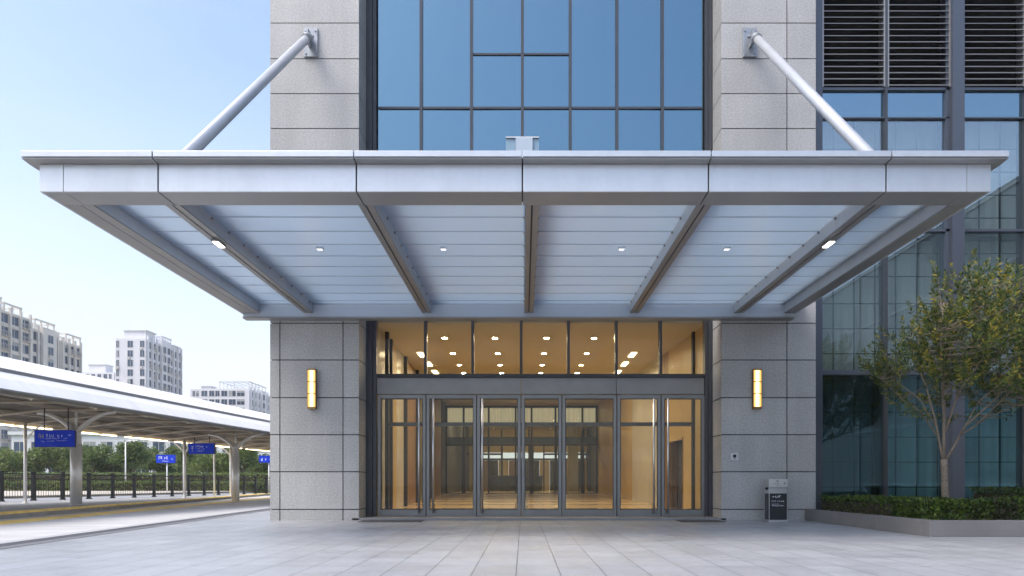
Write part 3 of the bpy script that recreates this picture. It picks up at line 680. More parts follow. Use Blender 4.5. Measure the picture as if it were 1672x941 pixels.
def leaves(name, P, D, Nn, ln, wd, mi, mats, parent=None, tone=None):
    """one mesh of leaf quads: positions P, directions D, side vectors Nn"""
    n = len(P); o0 = np.array(ORG.get(parent.name, Vector())) if parent else np.zeros(3)
    ln = np.broadcast_to(ln,(n,))[:,None]; wd = np.broadcast_to(wd,(n,))[:,None]
    Sd = np.cross(D,Nn); Sd /= np.linalg.norm(Sd,axis=1,keepdims=True)+1e-9
    up = np.cross(Sd,D)
    V = np.empty((n,4,3)); V[:,0] = P; V[:,1] = P+D*ln*.45+Sd*wd*.5+up*wd*.12; V[:,2] = P+D*ln-up*ln*.08; V[:,3] = P+D*ln*.45-Sd*wd*.5+up*wd*.12
    V = V.reshape(-1,3)-o0
    me = bpy.data.meshes.new(name); me.vertices.add(4*n); me.vertices.foreach_set('co', V.ravel())
    me.loops.add(4*n); me.loops.foreach_set('vertex_index', np.arange(4*n)); me.polygons.add(n)
    me.polygons.foreach_set('loop_start', np.arange(0,4*n,4)); me.polygons.foreach_set('material_index', mi.astype(np.int32))
    at = me.attributes.new('tone','FLOAT','FACE'); at.data.foreach_set('value', rng.random(n) if tone is None else tone)
    for m in mats: me.materials.append(m)
    me.update(); me.validate()
    o = bpy.data.objects.new(name, me); COL.objects.link(o)
    if parent: o.parent = parent
    ORG[o.name] = Vector(o0); return o
def unit(a): return a/(np.linalg.norm(a,axis=1,keepdims=True)+1e-9)
def rnd(n): return unit(rng.normal(size=(n,3)))
def lump(x, y, s):   # smooth pseudo noise
    return (np.sin(x*s*1.7+1.3)*np.cos(y*s*2.1+.4)+np.sin(x*s*.8-y*s*1.3+2)+.6*np.sin(x*s*3.9+y*s*2.7))/2.6
def hedge(name, x0,x1,y0,y1,z0,z1,n,ln,label,cat,mats,split,group=None,dens_front=.4):
    h = empty(name, ((x0+x1)/2,(y0+y1)/2,z0), label, cat, group)
    mb = MB(); mb.box(x0+.06,x1-.06,y0+.07,y1-.06,z0,z1-.09); mb.build('twigs', M['soil'], h)
    kind = rng.random(n)
    X = rng.uniform(x0,x1,n); Y = rng.uniform(y0,y1,n); bump = .05*lump(X,Y,3.)+.03*lump(X,Y,9.)
    Z = z1-.03+bump-np.abs(rng.normal(0,.035,n))
    fr = kind < dens_front
    Z[fr] = z0+(z1-z0)*rng.random(fr.sum())**.8; Y[fr] = y0+.03+.04*lump(X[fr],Z[fr]*3,4.)+np.abs(rng.normal(0,.03,fr.sum()))
    lf = (kind > .93); Z[lf] = z0+(z1-z0)*rng.random(lf.sum()); X[lf] = x0+.03+np.abs(rng.normal(0,.03,lf.sum()))
    P = np.stack([X,Y,Z],1)
    D = rnd(n); D[:,2] = np.abs(D[:,2])*1.1+.2; D[fr,1] -= .6; D = unit(D)
    mi = split(X,Y,Z,n)
    leaves('foliage', P, D, rnd(n), rng.uniform(.7,1.3,n)*ln, rng.uniform(.7,1.2,n)*ln*.5, mi, mats, h)
    return h
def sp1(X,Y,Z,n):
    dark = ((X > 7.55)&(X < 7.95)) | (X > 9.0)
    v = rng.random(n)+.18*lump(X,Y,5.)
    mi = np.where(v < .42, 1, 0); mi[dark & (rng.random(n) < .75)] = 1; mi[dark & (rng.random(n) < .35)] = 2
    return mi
HM = [M['hedge_a'],M['hedge_b'],M['hedge_c']]
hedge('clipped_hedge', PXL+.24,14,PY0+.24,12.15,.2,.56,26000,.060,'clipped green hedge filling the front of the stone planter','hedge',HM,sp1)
hedge('clipped_hedge', PXL+.24,7.6,12.2,15.3,.2,.56,9000,.060,'short stretch of clipped hedge running back along the planter beside the pier','hedge',HM,lambda X,Y,Z,n: np.where(rng.random(n)<.4,1,0))
hedge('clipped_hedge', 9.4,16,13.2,14.4,.2,.74,9000,.06,'taller dark clipped hedge behind the tree at the foot of the glass','hedge',HM,lambda X,Y,Z,n: np.where(rng.random(n)<.65,1,0))

def young_tree(base):
    bx_,by_,bz_ = base
    t = empty('small_tree', base, 'small olive-green tree with a pale forked trunk in the planter', 'tree')
    mb = MB(); fork = Vector((bx_-.03,by_,1.28))
    mb.tube([(bx_+.02,by_,bz_),(bx_+.015,by_,bz_+.12),(bx_-.005,by_+.01,.8),(bx_-.02,by_,1.15),tuple(fork)],[.088,.070,.061,.058,.06],14)
    limbs = []
    # (parent limb or -1, fraction along it, target offset from fork, radius)
    for (pa,fr,dx,dy,dz,r0) in ((-1,0,.06,.1,2.9,.058),(-1,0,-.55,.1,2.0,.042),(-1,0,1.45,.1,1.6,.045),(0,.22,.75,-.3,2.3,.032),(1,.3,-1.3,-.2,1.5,.024),(1,.4,-.9,.6,1.9,.022),
            (2,.4,2.2,.3,1.25,.03),(2,.35,1.35,-.4,2.0,.026),(0,.3,-.4,-.5,2.35,.026),(0,.25,.5,.75,2.5,.026),(3,.4,1.45,.4,2.6,.022),(6,.3,2.4,-.5,2.0,.02),(0,.55,.3,-.4,3.1,.02)):
        if pa < 0: a = fork-Vector((0,0,.08))
        else:
            pp = limbs[pa]; f = fr*(len(pp)-1); i = int(f); a = pp[i].lerp(pp[i+1],f-i)
        e = fork+Vector((dx,dy,dz)); d_ = e-a
        m1 = a.lerp(e,.33)+Vector((-d_.x*.06,-d_.y*.1,d_.z*.07)); m2 = a.lerp(e,.66)+Vector((random.uniform(-.06,.06),random.uniform(-.06,.06),d_.z*.04))
        pts = [a,a.lerp(m1,.5)+Vector((0,0,-.02)),m1,m2,e]; r0 *= .62; rr = [r0,r0*.85,r0*.72,r0*.5,r0*.22]
        mb.tube(pts,rr,8); limbs.append(pts)
    nodes = []
    for pts in limbs:
        for i in range(len(pts)-1):
            for k in range(5): nodes.append(pts[i].lerp(pts[i+1],k/5))
    nodes = [p for p in nodes if p.z > 1.75]
    tw = []; tries = 0
    while len(tw) < 680 and tries < 20000:
        tries += 1
        u = rnd(1)[0]*rng.random()**.36
        p = Vector((bx_+.62+u[0]*2.15, by_+u[1]*1.5, 3.25+u[2]*1.55))
        ex = p.x-bx_
        # ragged outline: sparser low on the outside, top left is cut away
        if p.z < 2.0+.10*abs(ex)+.25*math.sin(p.x*5): continue
        if ex < 0 and p.z > 4.15+ex*.95+.2*math.sin(p.x*9): continue
        if p.z < 2.45 and random.random() < .6: continue
        if math.sin(p.x*3.1+p.z*2.3)+math.sin(p.z*4.3-p.y*3+p.x)+random.uniform(-1,1) < -1.05: continue
        tw.append(p)
    P=[];D=[];MI=[];LN=[];TN=[]
    for p in tw:
        q = min(nodes, key=lambda n: (n-p).length + max(0,n.z-p.z)*1.2)
        L = (p-q).length
        m = q.lerp(p,.55)+Vector((0,0,-.06*L)); mb.tube([q,m,p],[.007+.004*min(L,1.5),.006,.003],4,0,False)
        outd = (p-Vector((bx_+.4,by_,2.7))).normalized()
        # shoot: upright tip with leaves in a spiral
        sd = (outd*.55+Vector((0,0,.75))+Vector(rng.normal(0,.25,3))).normalized(); SL = random.uniform(.22,.42)
        clump = random.random()+.25*outd.z; cl = random.random()
        nl = random.randint(16,26)
        for k in range(nl):
            f = k/nl; pos = p+sd*SL*f; ang = k*2.4
            a = sd.orthogonal().normalized(); b = sd.cross(a)
            od = (sd*(.45+.5*f)+(a*math.cos(ang)+b*math.sin(ang))*(1-.45*f)).normalized()
            P.append(pos); D.append(od); LN.append(random.uniform(.075,.12)*(1-.25*f))
            MI.append(2 if (random.random() < (.32 if cl > .72 else .10)) else 0 if random.random() < .35+.4*clump else 1); TN.append(min(1,max(0,.5*random.random()+.5*cl)))
        for k in range(5):
            f = random.random(); P.append(m.lerp(p,f)); D.append(Vector(rng.normal(0,1,3)).normalized()); LN.append(random.uniform(.08,.12)); MI.append(1 if random.random()<.6 else 0); TN.append(random.random())
    mb.build('trunk', M['bark'], t)
    P = np.array(P); D = np.array(D); LN = np.array(LN); n = len(P)
    leaves('crown', P, D, rnd(n), LN, LN*.36, np.array(MI), [M['leaf_a'],M['leaf_b'],M['leaf_c']], t, np.array(TN))
young_tree((7.72,12.5,.2))

# ------------------------------------------------------------------ platform roof, columns
RD = Vector((.098,.995)); RN = Vector((.995,-.098))
def rp(u, y):   # point with lateral u at depth y
    x = (u+.098*y)/.995; return x
p0 = (rp(0,2),2.0); p1 = (rp(0,62),62.0)
roofo = empty('platform_roof', (rp(-18.5,30),30,3.2), 'long curved white platform canopy roof beside the plaza', 'canopy')
mb = MB(); mb.extr([(-14.5,3.19),(-14.56,3.25),(-14.85,3.52),(-15.2,3.74),(-15.26,3.66),(-14.9,3.42),(-14.62,3.17)],p0,p1,RN); mb.build('lower_visor', M['roof'], roofo)
mb = MB(); mb.extr([(-15.3,3.85),(-15.8,4.12),(-16.6,4.44),(-18.5,4.70),(-20.5,4.6),(-22.2,4.0),(-22.2,3.9),(-20.5,4.5),(-18.5,4.6),(-16.6,4.34),(-15.3,3.76)],p0,p1,RN); mb.build('roof_shell', M['roof'], roofo)
mb = MB(); mb.extr([(-15.18,3.70),(-15.22,3.84),(-15.42,3.84),(-15.42,3.68)],p0,p1,RN); mb.extr([(-14.48,3.15),(-14.48,3.19),(-14.66,3.17),(-14.66,3.09)],p0,p1,RN); mb.build('gutter', M['gutter'], roofo)
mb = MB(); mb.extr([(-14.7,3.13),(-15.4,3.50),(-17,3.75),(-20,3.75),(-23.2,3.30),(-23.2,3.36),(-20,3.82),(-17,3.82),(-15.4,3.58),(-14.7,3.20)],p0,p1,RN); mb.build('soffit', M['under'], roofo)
mb = MB(); mb.extr([(-23.15,3.20),(-23.15,3.45),(-23.35,3.45),(-23.35,3.20)],p0,p1,RN); mb.build('rear_fascia', M['purlin'], roofo)
for k in range(15):
    y = 4+k*4; mb = MB(); a = (rp(-23.0,y),y); 
    for (y0,y1) in ((y,y+3.2),): mb.extr([(-23.12,3.16),(-23.12,3.195),(-23.30,3.195),(-23.30,3.16)],(rp(0,y0),y0),(rp(0,y1),y1),RN)
    mb.build('light_strip', M['strip'], roofo)
for u,z in ((-15.6,3.42),(-17.0,3.62),(-18.4,3.62),(-19.9,3.62),(-21.4,3.42),(-22.6,3.27)):
    mb = MB(); mb.extr([(u-.06,z),(u-.06,z+.12),(u+.06,z+.12),(u+.06,z)],p0,p1,RN); mb.build('purlin', M['purlin'], roofo)
k = 0; y = 4.0
while y < 60:
    mb = MB(); pts = [(rp(u,y),y,z) for u,z in ((-14.75,3.08),(-15.4,3.40),(-17,3.56),(-20,3.56),(-23.1,3.2))]; mb.tube(pts,.055,6); mb.build('rafter', M['purlin'], roofo); y += 2.35
def fork_column(y, u, zb, label, rad=.235, htop=2.86, spread=1.45):
    x = rp(u,y); c = empty('roof_column', (x,y,zb), label, 'column', 'forked columns under the platform roof')
    mb = MB(); mb.tube([(x,y,zb),(x,y,zb+.02)],rad*1.1,24); mb.tube([(x,y,zb+.02),(x,y,htop-.55)],rad,24); mb.build('shaft', M['col'], c)
    mb = MB(); mb.tube([(x,y,htop-.55),(x,y,htop-.53),(x,y,htop-.1),(x,y,htop)],[rad*1.0,rad*.9,rad*.85,rad*.8],24); mb.tube([(x,y,htop-.1),(x,y,htop-.06)],rad*1.05,24); mb.build('capital', M['col'], c)
    for s in (-1,1):
        mb = MB(); pts = []
        for k in range(9):
            f = k/8; pts.append((x+s*(.08+spread*f**1.15)*RN.x, y+s*(.08+spread*f**1.15)*RN.y, htop-.12+.72*math.sin(f*math.pi/2)**.95))
        mb.tube(pts,[.10-.04*k/8 for k in range(9)],10); mb.build('arm', M['col'], c)
    mb = MB(); mb.tube([(x,y,htop),(x,y,3.62)],.045,8); mb.build('strut', M['col'], c)
fork_column(25.2,-18.9,.045,'thick pale forked column standing on the platform beside the big blue sign',.19)
fork_column(36.5,-18.9,-.12,'thick pale forked column standing in the lane, nearer the granite pier',.19)
def pole(y, u, arm, label, rad=.06):
    x = rp(u,y); c = empty('roof_pole', (x,y,.045), label, 'pole', 'slim rear poles under the platform roof')
    mb = MB(); mb.tube([(x,y,.045),(x,y,3.25)],rad,12); mb.tube([(x,y,.045),(x,y,.07)],rad*1.9,12); mb.build('shaft', M['col'], c)
    for s in arm:
        mb = MB(); pts = [(x+s*.9*f*RN.x, y+s*.9*f*RN.y, 2.55+.65*math.sin(f*math.pi/2)) for f in (0,.2,.4,.6,.8,1)]
        mb.tube(pts,rad*.6,8); mb.build('arm', M['col'], c)
pole(27.3,-22.5,(1,),'slim pale pole with one curved arm, left of the big blue sign')
pole(38.0,-22.5,(1,-1),'slim pale pole with two curved arms between two blue signs',.085)
pole(41.0,-22.5,(),'thinnest plain pale pole under the roof, no arms, right of the dark blue sign',.05)
pole(42.9,-22.5,(-1,1),'slim pale pole with two arms just left of the nearer-pier column',.085)
pole(54.5,-22.3,(),'distant slim pale pole beyond the columns close to the granite pier',.06)
# railing
Rl = empty('platform_railing', (-22,41,.045), 'long black metal railing along the rear of the platform', 'railing')
ry = [21.3+1.75*k for k in range(21)]
rx = lambda y: -23+.1*(y-30)
for i,y in enumerate(ry):
    x = rx(y); mb = MB(); mb.box(x-.07,x+.07,y-.07,y+.07,.045,1.36); mb.box(x-.10,x+.10,y-.10,y+.10,.045,.10); mb.box(x-.085,x+.085,y-.085,y+.085,1.36,1.40); mb.build('post', M['rail_dark'], Rl)
    if i < len(ry)-1:
        mb = MB(); y1 = ry[i+1]; x1 = rx(y1)
        for z in (1.28,1.06,.22): mb.tube([(x,y+.07,z),(x1,y1-.07,z)],.028 if z>1.2 else .018,6)
        for k in range(1,12):
            f = k/12; mb.tube([(x+(x1-x)*f,y+(y1-y)*f,.22),(x+(x1-x)*f,y+(y1-y)*f,1.06)],.010,5,0,False)
        mb.build('rail_panel', M['rail_dark'], Rl)
# signs
def sign(x0,x1,z0,z1,y,label,hang=None,postz=None,bright=True,rows=None):
    s = empty('direction_sign', ((x0+x1)/2,y,z0), label, 'sign', 'blue signs around the platform')
    mb = MB(); mb.box(x0,x1,y,y+.16,z0,z1,0); mb.box(x0-.015,x1+.015,y+.01,y+.15,z1,z1+.02,1); mb.box(x0-.015,x1+.015,y+.01,y+.15,z0-.02,z0,1); mb.box(x1,x1+.02,y-.004,y+.16,z0-.02,z1+.02,1); mb.box(x0-.02,x0,y-.004,y+.16,z0-.02,z1+.02,1)
    mb.build('panel', [M['sign'],M['sign_dark']], s)
    w,h = x1-x0, z1-z0
    for (fx0,fz,fw,fh,n,c) in rows:
        mb = MB(); glyphs(mb,x0+fx0*w,z0+fz*h,fw*w,fh*h,y-.0005,n,1); mb.build('lettering', M['sign_yellow'] if c else M['white'], s)
    if hang:
        mb = MB()
        for f in (.2,.8): mb.tube([(x0+w*f,y+.08,z1),(x0+w*f,y+.08,hang)],.018,6)
        mb.build('hanger', M['rail_dark'], s)
    if postz is not None:
        mb = MB(); xm = x0+w*.5; mb.tube([(xm,y+.22,postz),(xm,y+.22,z1-.1)],.05,10); mb.build('post', M['col'], s)
Y = 25.0
sign(PX(57,Y),PX(122,Y),PZ(729.5,Y),PZ(703,Y),Y,'largest bright blue sign with yellow and white marks, hung beside the thick column',3.6,None,True,
     [(.08,.48,.14,.32,2,1),(.28,.58,.22,.2,3,0),(.56,.58,.16,.2,2,0),(.26,.47,.36,.07,9,0),(.72,.46,.1,.08,3,0),(.84,.64,.08,.12,1,0),(.15,.28,.1,.07,2,0),(.30,.30,.19,.07,5,0),(.54,.34,.26,.06,8,0)])
Y = 37.5
sign(PX(308,Y),PX(349.5,Y),PZ(741,Y),PZ(724.5,Y),Y,'dark blue sign hung under the roof between slim poles',3.45,None,False,
     [(.1,.35,.1,.4,1,0),(.1,.22,.1,.08,1,1),(.26,.62,.34,.2,5,0),(.68,.6,.06,.22,1,0),(.3,.44,.34,.08,6,0),(.34,.22,.26,.1,5,0)])
Y = 58.0
sign(PX(255,Y),PX(286,Y),PZ(756,Y),PZ(743,Y),Y,'bright blue sign on a single post behind the railing',None,-.13,True,
     [(.12,.42,.2,.4,2,0),(.42,.42,.22,.4,2,0),(.78,.42,.1,.14,1,0),(.3,.14,.34,.16,5,0)])
sign(PX(423,Y),PX(452,Y),PZ(755.5,Y),PZ(744.5,Y),Y,'blue sign half hidden behind the granite pier',None,-.13,True,
     [(.1,.25,.18,.5,1,0),(.32,.35,.1,.4,1,0),(.6,.3,.3,.4,3,0)])

# ------------------------------------------------------------------ planting behind the railing
def sp2(X,Y,Z,n): return np.where(rng.random(n)+.25*lump(X,Y,1.2) < .5, 1, 0)
hm = [M['far_b'],M['far_a']]
def far_hedge(x0,x1,y0,y1,z1,n,label):
    h = empty('garden_hedge', ((x0+x1)/2,y0,.19), label, 'hedge', 'hedges beyond the railing')
    mb = MB(); mb.box(x0+.1,x1-.1,y0+.15,y1,-.13,z1-.15); mb.build('twigs', M['soil'], h)
    X = rng.uniform(x0,x1,n); k = rng.random(n) < .55
    Yv = np.where(k, y0+.12+.1*lump(X,X*.3,1.), rng.uniform(y0,y1,n)); Z = np.where(k, rng.uniform(-.13,z1,n), z1+.08*lump(X,Yv,1.5))
    leaves('foliage', np.stack([X,Yv,Z],1), rnd(n), rnd(n), .2, .11, sp2(X,Yv,Z,n), hm, h)
far_hedge(-52,-21,60,61.2,.95,9000,'long low hedge just behind the black railing')
far_hedge(-75,-23,66,68,1.8,14000,'higher pale green hedge in front of the trees')
def far_tree_mesh(seed, h, w, loose):
    g = np.random.default_rng(seed); n = 5200
    nb = 16; cs = []
    for k in range(nb):
        a = g.uniform(0,6.28); rr = w*.62*math.sqrt(g.random()); z = h*(.42+.45*g.random()**.9); rr *= 1.0-.55*max(0,(z/h-.6)/.4)
        cs.append((rr*math.cos(a),rr*math.sin(a),z,w*(.22+.16*g.random())))
    cs = np.array(cs); idx = g.integers(0,nb,n); c = cs[idx]
    u = unit(g.normal(size=(n,3))); rad = c[:,3]*(g.random(n)**.33)*(1+.25*g.normal(size=n)*loose); P = c[:,:3]+u*rad[:,None]*np.array([1,1,.72])
    D = unit(u+g.normal(size=(n,3))*.7); mi = np.where(g.random(n) < .22+.3*(u[:,2] > .3), 1, 0)
    return P, D, mi, cs
tr_src = []
for k,(sd,h,w,lo,lab) in enumerate(((1,5.6,2.9,.7,'rounded dense dark green tree'),(2,6.6,2.6,1.1,'taller loose green tree'),(3,5.0,3.1,.8,'broad low yellowish green tree'))):
    t = empty('garden_tree', (0,0,0), lab, 'tree', 'trees in a row beyond the railing')
    P,D,mi,cs = far_tree_mesh(sd,h,w,lo)
    if k == 2: mi = np.where(rng.random(len(mi)) < .45, 1, mi)
    mb = MB(); mb.tube([(0,0,0),(.05,0,h*.25),(0,.05,h*.5),(.05,0,h*.75)],[.17,.13,.10,.04],8)
    for c in cs[::2]: mb.tube([(0,.02,h*.3),(c[0]*.5,c[1]*.5,(h*.3+c[2])/2+.1),tuple(c[:3])],[.07,.05,.02],5,0,False)
    mb.build('trunk', M['bark_far'], t)
    n = len(P); leaves('crown', P, D, rnd(n), rng.uniform(.2,.36,n), rng.uniform(.12,.2,n), mi, [M['far_a'],M['far_b']], t)
    tr_src.append(t)
spots = [(-10,74,0),(22,71,2),(55,76,0),(88,72,2),(112,80,1),(150,73,0),(182,76,2),(214,72,1),(240,88,1),(262,78,0),(292,80,1),(318,74,0),(345,72,2),(372,78,0),(398,74,1),(424,84,2),(447,78,0)]
where = ['at the far edge of the frame','left of the slim one-armed pole','behind the large blue sign, left part','behind the right edge of the large blue sign','just left of the thick platform column','just right of the thick platform column','in the open stretch between the thick column and the lamp post','behind the thin white lamp post','tallest behind the open stretch of railing','above the sign on the single post','right of the sign on the single post','behind the two-armed slim pole','under the dark blue hanging sign','left of the lane column','right of the lane column','left of the half hidden blue sign','behind the half hidden blue sign']
used = set()
kinds = ['rounded dark green tree','taller loose green tree','broad yellowish green tree']
for (p,Y,k),wh in zip(spots,where):
    t = tr_src[k] if k not in used else copy_tree(tr_src[k]); used.add(k)
    sc = random.uniform(.78,1.0); t.location = (PX(p,Y),Y,-.14); t.rotation_euler = (0,0,random.uniform(0,6.28)); t.scale = (sc,sc,sc*random.uniform(.95,1.1))
    t['label'] = kinds[k]+' '+wh
# thin lamp post
Y = 62; x = PX(205,Y); lp = empty('lamp_post', (x,Y,-.13), 'thin white lamp post among the trees behind the railing', 'lamp post')
mb = MB(); mb.tube([(x,Y,-.13),(x,Y,4.6)],[.07,.045],8); mb.build('pole', M['col'], lp)
mb = MB(); mb.tube([(x,Y,4.55),(x+.25,Y,4.75),(x+.7,Y,4.78)],.03,6); mb.box(x+.6,x+1.1,Y-.1,Y+.1,4.74,4.82); mb.build('lamp_head', M['col'], lp)

# ------------------------------------------------------------------ apartment blocks
WINMESH = {}
def window_proto(w, h, axis, mats, var):
    key = (round(w,2),round(h,2),axis,var)
    if key in WINMESH: return WINMESH[key]
    mb = MB()
    def bx(u0,u1,d0,d1,z0,z1,mi):
        if axis == 'y': mb.box(u0,u1,-d1,-d0,z0,z1,mi)      # faces -Y
        else: mb.box(d0,d1,u0,u1,z0,z1,mi)                  # faces +X
    bx(-w/2,w/2,0,.03,0,h,0)
    for (a,b,c,e) in ((-w/2,-w/2+.09,0,h),(w/2-.09,w/2,0,h),(-w/2+.09,w/2-.09,0,.09),(-w/2+.09,w/2-.09,h-.09,h),(-.04,.04,.09,h-.09)): bx(a,b,.0,.08,c,e,1)
    if var == 1: bx(-w*.45,-w*.45+.8,.03,.45,-.62,-.05,1)           # cooling unit under the sill
    if var == 2: bx(-w/2+.09,-.04,.031,.04,.09,h-.09,2)             # drawn curtain
    if var == 3:                                                    # balcony rail
        bx(-w/2-.1,w/2+.1,.0,.7,-.12,-.02,1)
        for k in range(7): uu = -w/2-.06+(w+.12)*k/6; bx(uu-.03,uu+.03,.62,.68,-.02,.9,1)
        bx(-w/2-.1,w/2+.1,.6,.7,.9,.97,1)
    if var == 4: bx(-w/2+.09,w/2-.09,.031,.04,h*.6,h-.09,2)
    me = bpy.data.meshes.new('window'); me.from_pydata(mb.v,[],mb.f); me.polygons.foreach_set('material_index',mb.m)
    at = me.attributes.new('tone','FLOAT','FACE'); at.data.foreach_set('value',mb.t)
    for m in mats: me.materials.append(m)
    WINMESH[key] = me; return me
def put_window(par, x, y, z, w, h, axis):
    var = random.choice([0,0,0,1,1,2,3,3,4]) if axis == 'x' else random.choice([0,0,0,0,1,2,4])
    o = bpy.data.objects.new('window', window_proto(w,h,axis,[M['apt_win'],M['apt_frame'],M['apt_curtain']],var)); COL.objects.link(o); o.parent = par
    o0 = ORG[par.name]; o.location = (x-o0.x,y-o0.y,z-o0.z)
def block(name, label, wallm, x0,x1,y0,y1,H,fh,front_cols,side_cols,crown,side_piers=True,zmin=0,proj=()):
    """box with its front towards -Y and its side towards +X; windows in every bay of both"""
    b = empty(name, ((x0+x1)/2,(y0+y1)/2,0), label, 'building', 'apartment blocks beyond the platform')
    mb = MB(); mb.box(x0,x1,y0,y1,-.2,H)
    nf = int(H/fh)
    # piers and floor bands standing proud
    if side_piers:
        for k in range(len(side_cols)+1):
            y = side_cols[k][0]-side_cols[k][1]/2-.3 if k < len(side_cols) else side_cols[-1][0]+side_cols[-1][1]/2+.3
            if y0 < y < y1: mb.box(x1,x1+.55,y-.22,y+.22,-.2,H+.9)
    for f in range(nf+1):
        z = H-.35-f*fh
        if z > 0: mb.box(x1,x1+.22,y0+.05,y1-.05,z-.28,z)
    for (ya,yb,d,dz) in proj: mb.box(x1-.1,x1+d,ya,yb,-.2,H+dz)
    mb.build('wall', wallm, b)
    for f in range(nf):
        zt = H-.7-f*fh
        if zt-1.9 < zmin: break
        for (xc,w) in front_cols: put_window(b,xc,y0-.003,zt-2.0,w,2.05,'y')
        for (yc,w) in side_cols:
            d = 0
            for (ya,yb,dd,_) in proj:
                if ya-.01 <= yc-w/2 and yc+w/2 <= yb+.01: d = dd
            put_window(b,x1+.003+d,yc,zt-2.0,w*1.12,2.05,'x')
    for c in crown:
        mb = MB(); xa,xb,ya,yb,z0,z1,kind = c
        if kind == 'solid': mb.box(xa,xb,ya,yb,z0,z1-.3); mb.box(xa-.35,xb+.35,ya-.35,yb+.35,z1-.3,z1); mb.build('roof_block', wallm, b)
        else:
            for xx in np.linspace(xa,xb,kind[0]):
                for yy in (ya,yb): mb.box(xx-.16,xx+.16,yy-.16,yy+.16,z0,z1)
            for yy in np.linspace(ya,yb,kind[1]):
                for xx in (xa,xb): mb.box(xx-.15,xx+.15,yy-.15,yy+.15,z0,z1-.01)
            for yy in (ya,yb): mb.box(xa-.3,xb+.3,yy-.2,yy+.2,z1,z1+.35)
            for xx in (xa,xb): mb.box(xx-.2,xx+.2,ya+.2,yb-.2,z1,z1+.34)
            for xx in np.linspace(xa,xb,kind[0])[1:-1]: mb.box(xx-.1,xx+.1,ya+.2,yb-.2,z1+.02,z1+.3)
            mb.build('roof_frame', wallm, b)
    return b
# long beige block on the left: three stepped sections
def cols_(a,b,n,w): return [(a+(b-a)*(i+.5)/n,w) for i in range(n)]
block('apartment_block','long beige apartment block with tall window bays, cut by the edge of the frame',M['apt_beige'],-140,-114.4,134,158,39.0,2.85,[],cols_(136,158,7,2.4),[(-122,-114.2,136,149,39,41.2,(3,6)),(-122,-114.2,150,155,39,40.4,(3,3))],True,0,[])
block('apartment_block','middle beige apartment block with open roof frame, stepping back behind the long one',M['apt_beige'],-140,-114.8,158.3,168,37.2,2.85,[],cols_(158.8,167.8,4,1.75),[(-122,-114.6,160,166.5,37.2,39.3,(3,4))],True,0,[(162,166.6,.9,.8)])
block('apartment_block','narrow beige apartment block with roof frame at the end of the stepped row',M['apt_beige'],-140,-114.2,168.3,176,36.2,2.85,[],cols_(168.9,175.6,3,1.7),[(-122,-114,170,175.4,36.2,38.0,(3,3))],True,0,[])
block('apartment_block','white-ended apartment tower standing alone above the platform roof',M['apt_white'],-119.6,-110.7,200,221,43.4,2.8,[(-118.9,.9),(-115.2,1.7),(-111.7,1.4)],cols_(200.6,220.4,8,1.55),
      [(-117.6,-111.2,201,206,43.4,46.1,'solid'),(-114,-110.4,208.5,213.5,43.4,45.6,(3,4)),(-114,-110.6,215,219.5,43.4,44.6,'solid')],True,0,[(207.9,212.9,.7,1.3)])
block('apartment_block','distant pale apartment block low between the beige row and the white tower',M['apt_white'],-186,-168,280,300,46.5,3,[(-184,1.6),(-181.5,1.6),(-179,1.6),(-176.5,1.6),(-174,1.6),(-171.5,1.6),(-169.5,1.2)],cols_(281,299,5,1.8),[(-179,-172,281,286,46.5,50,'solid')],False,20,[])
block('apartment_block','white apartment block with large open frame on its flat roof',M['apt_white'],-117.2,-96.5,240,266,34.2,3.0,[(-115.9,1.0),(-114.6,1.0),(-112.2,2.2),(-109.6,1.9),(-107.6,1.6),(-105.2,2.2),(-102.4,2.6),(-99.4,2.8)],cols_(240.8,265.4,8,1.7),
      [(-107,-96.8,240.5,256,34.2,36.6,(5,6)),(-113.5,-110,240.4,244,34.2,35.3,'solid')],True,0,[(250,254,.8,.6),(260,263,.8,.4)])
b = empty('low_building', (-66,120,0), 'long low white building seen under the platform roof behind the trees', 'building', 'apartment blocks beyond the platform')
mb = MB(); mb.box(-90,-44,120,128,-.2,9.4); mb.box(-90.4,-43.6,119.6,128.4,9.4,10); mb.build('wall', M['apt_white'], b)
for k in range(15):
    for z in (2.0,6.4): put_window(b,-88.5+k*3.05,119.997,z,2.2,1.85,'y')

# ------------------------------------------------------------------ air
hm_ = bpy.data.materials.new('pale_air'); hm_.use_nodes = True; hn = hm_.node_tree.nodes; hn.clear()
ho = hn.new('ShaderNodeOutputMaterial'); hv = hn.new('ShaderNodeVolumePrincipled'); hv.inputs['Color'].default_value = (.93,.96,1,1); hv.inputs['Density'].default_value = .0005
hm_.node_tree.links.new(hv.outputs[0], ho.inputs['Volume'])
mb = MB(); mb.box(-705,505,-305,1205,-1.6,64); tag(mb.build('haze', hm_), 'thin pale haze over the far buildings', 'haze', None, 'stuff')

# ------------------------------------------------------------------ light, sky, camera
SUN_EL, SUN_AZ = R(57), R(-124)
s = Vector((math.sin(SUN_AZ)*math.cos(SUN_EL), math.cos(SUN_AZ)*math.cos(SUN_EL), math.sin(SUN_EL)))
ld = bpy.data.lights.new('sun','SUN'); ld.energy = .9; ld.angle = R(28); ld.color = (1,.95,.88)
lo = bpy.data.objects.new('sun', ld); COL.objects.link(lo); lo.rotation_euler = s.to_track_quat('Z','Y').to_euler(); lo.location = (0,0,60)
w = bpy.data.worlds.new('World'); S.world = w; w.use_nodes = True; nt = w.node_tree
bg = nt.nodes['Background']; sk = nt.nodes.new('ShaderNodeTexSky'); sk.sky_type = 'NISHITA'; sk.sun_disc = False
sk.sun_elevation = SUN_EL; sk.sun_rotation = SUN_AZ; sk.air_density = 1.0; sk.dust_density = 3.0; sk.ozone_density = 1.2; sk.altitude = 50
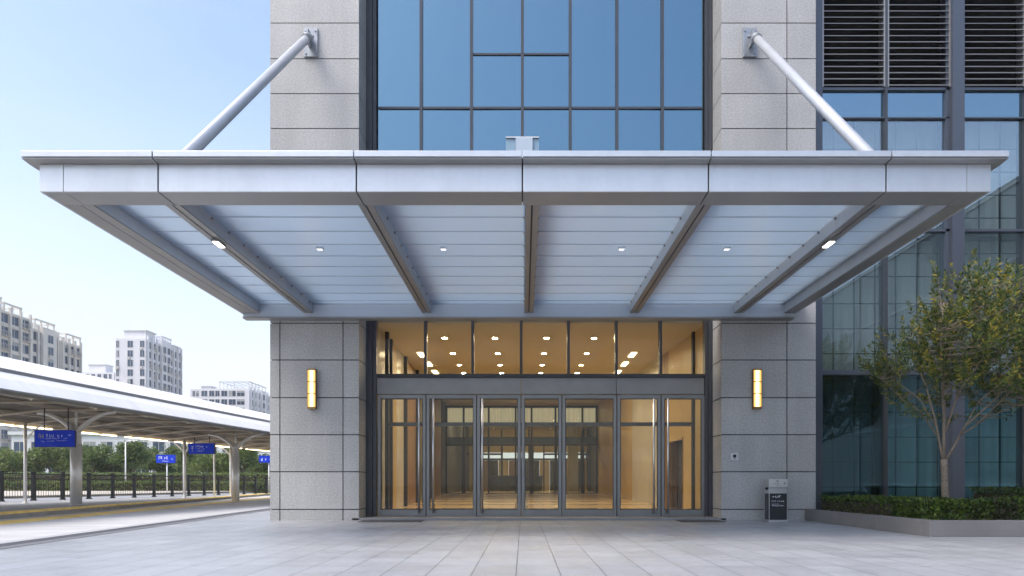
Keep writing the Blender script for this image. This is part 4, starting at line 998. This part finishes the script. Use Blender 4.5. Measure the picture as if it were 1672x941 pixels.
tcw = nt.nodes.new('ShaderNodeTexCoord'); sp = nt.nodes.new('ShaderNodeSeparateXYZ'); nt.links.new(tcw.outputs['Generated'], sp.inputs[0])
mrw = nt.nodes.new('ShaderNodeMapRange'); mrw.interpolation_type = 'SMOOTHSTEP'; mrw.inputs['From Min'].default_value = -.12; mrw.inputs['From Max'].default_value = .60; mrw.inputs['To Min'].default_value = .95; mrw.inputs['To Max'].default_value = 0
nt.links.new(sp.outputs[2], mrw.inputs['Value'])
mxw = nt.nodes.new('ShaderNodeMix'); mxw.data_type = 'RGBA'; mxw.inputs[7].default_value = (3.3,3.42,3.55,1)
mpw = nt.nodes.new('ShaderNodeMapping'); mpw.inputs['Scale'].default_value = (1.2,1.2,4.5); nt.links.new(tcw.outputs['Generated'], mpw.inputs[0])
nzw = nt.nodes.new('ShaderNodeTexNoise'); nzw.inputs['Scale'].default_value = 1.6; nzw.inputs['Detail'].default_value = 7; nzw.inputs['Roughness'].default_value = .6; nt.links.new(mpw.outputs[0], nzw.inputs['Vector'])
mrc = nt.nodes.new('ShaderNodeMapRange'); mrc.inputs['From Min'].default_value = .38; mrc.inputs['From Max'].default_value = .75; mrc.inputs['To Min'].default_value = -.03; mrc.inputs['To Max'].default_value = .10; nt.links.new(nzw.outputs['Fac'], mrc.inputs['Value'])
adw = nt.nodes.new('ShaderNodeMath'); adw.operation = 'ADD'; adw.use_clamp = True; nt.links.new(mrw.outputs[0], adw.inputs[0]); nt.links.new(mrc.outputs[0], adw.inputs[1])
nt.links.new(adw.outputs[0], mxw.inputs[0]); nt.links.new(sk.outputs[0], mxw.inputs[6]); nt.links.new(mxw.outputs[2], bg.inputs[0]); bg.inputs[1].default_value = .15
cd = bpy.data.cameras.new('camera'); cam = bpy.data.objects.new('camera', cd); COL.objects.link(cam)
cam.location = (0,0,EYE); cam.rotation_euler = (R(90),0,0); cd.sensor_width = 36; cd.sensor_fit = 'HORIZONTAL'; cd.lens = FOC/1672*36
cd.shift_x = -(CX-836)/1672; cd.shift_y = (CY-470.5)/1672; cd.clip_start = .05; cd.clip_end = 3000
S.camera = cam
S.view_settings.view_transform = 'Standard'; S.view_settings.look = 'None'; S.view_settings.gamma = 1; S.view_settings.use_curve_mapping = False
S.view_settings.exposure = 1.18
S.render.engine = 'CYCLES'; cy = S.cycles
cy.use_denoising = True; cy.max_bounces = 10; cy.diffuse_bounces = 4; cy.glossy_bounces = 5; cy.transparent_max_bounces = 16; cy.transmission_bounces = 6
cy.caustics_reflective = False; cy.caustics_refractive = False; cy.sample_clamp_indirect = 6
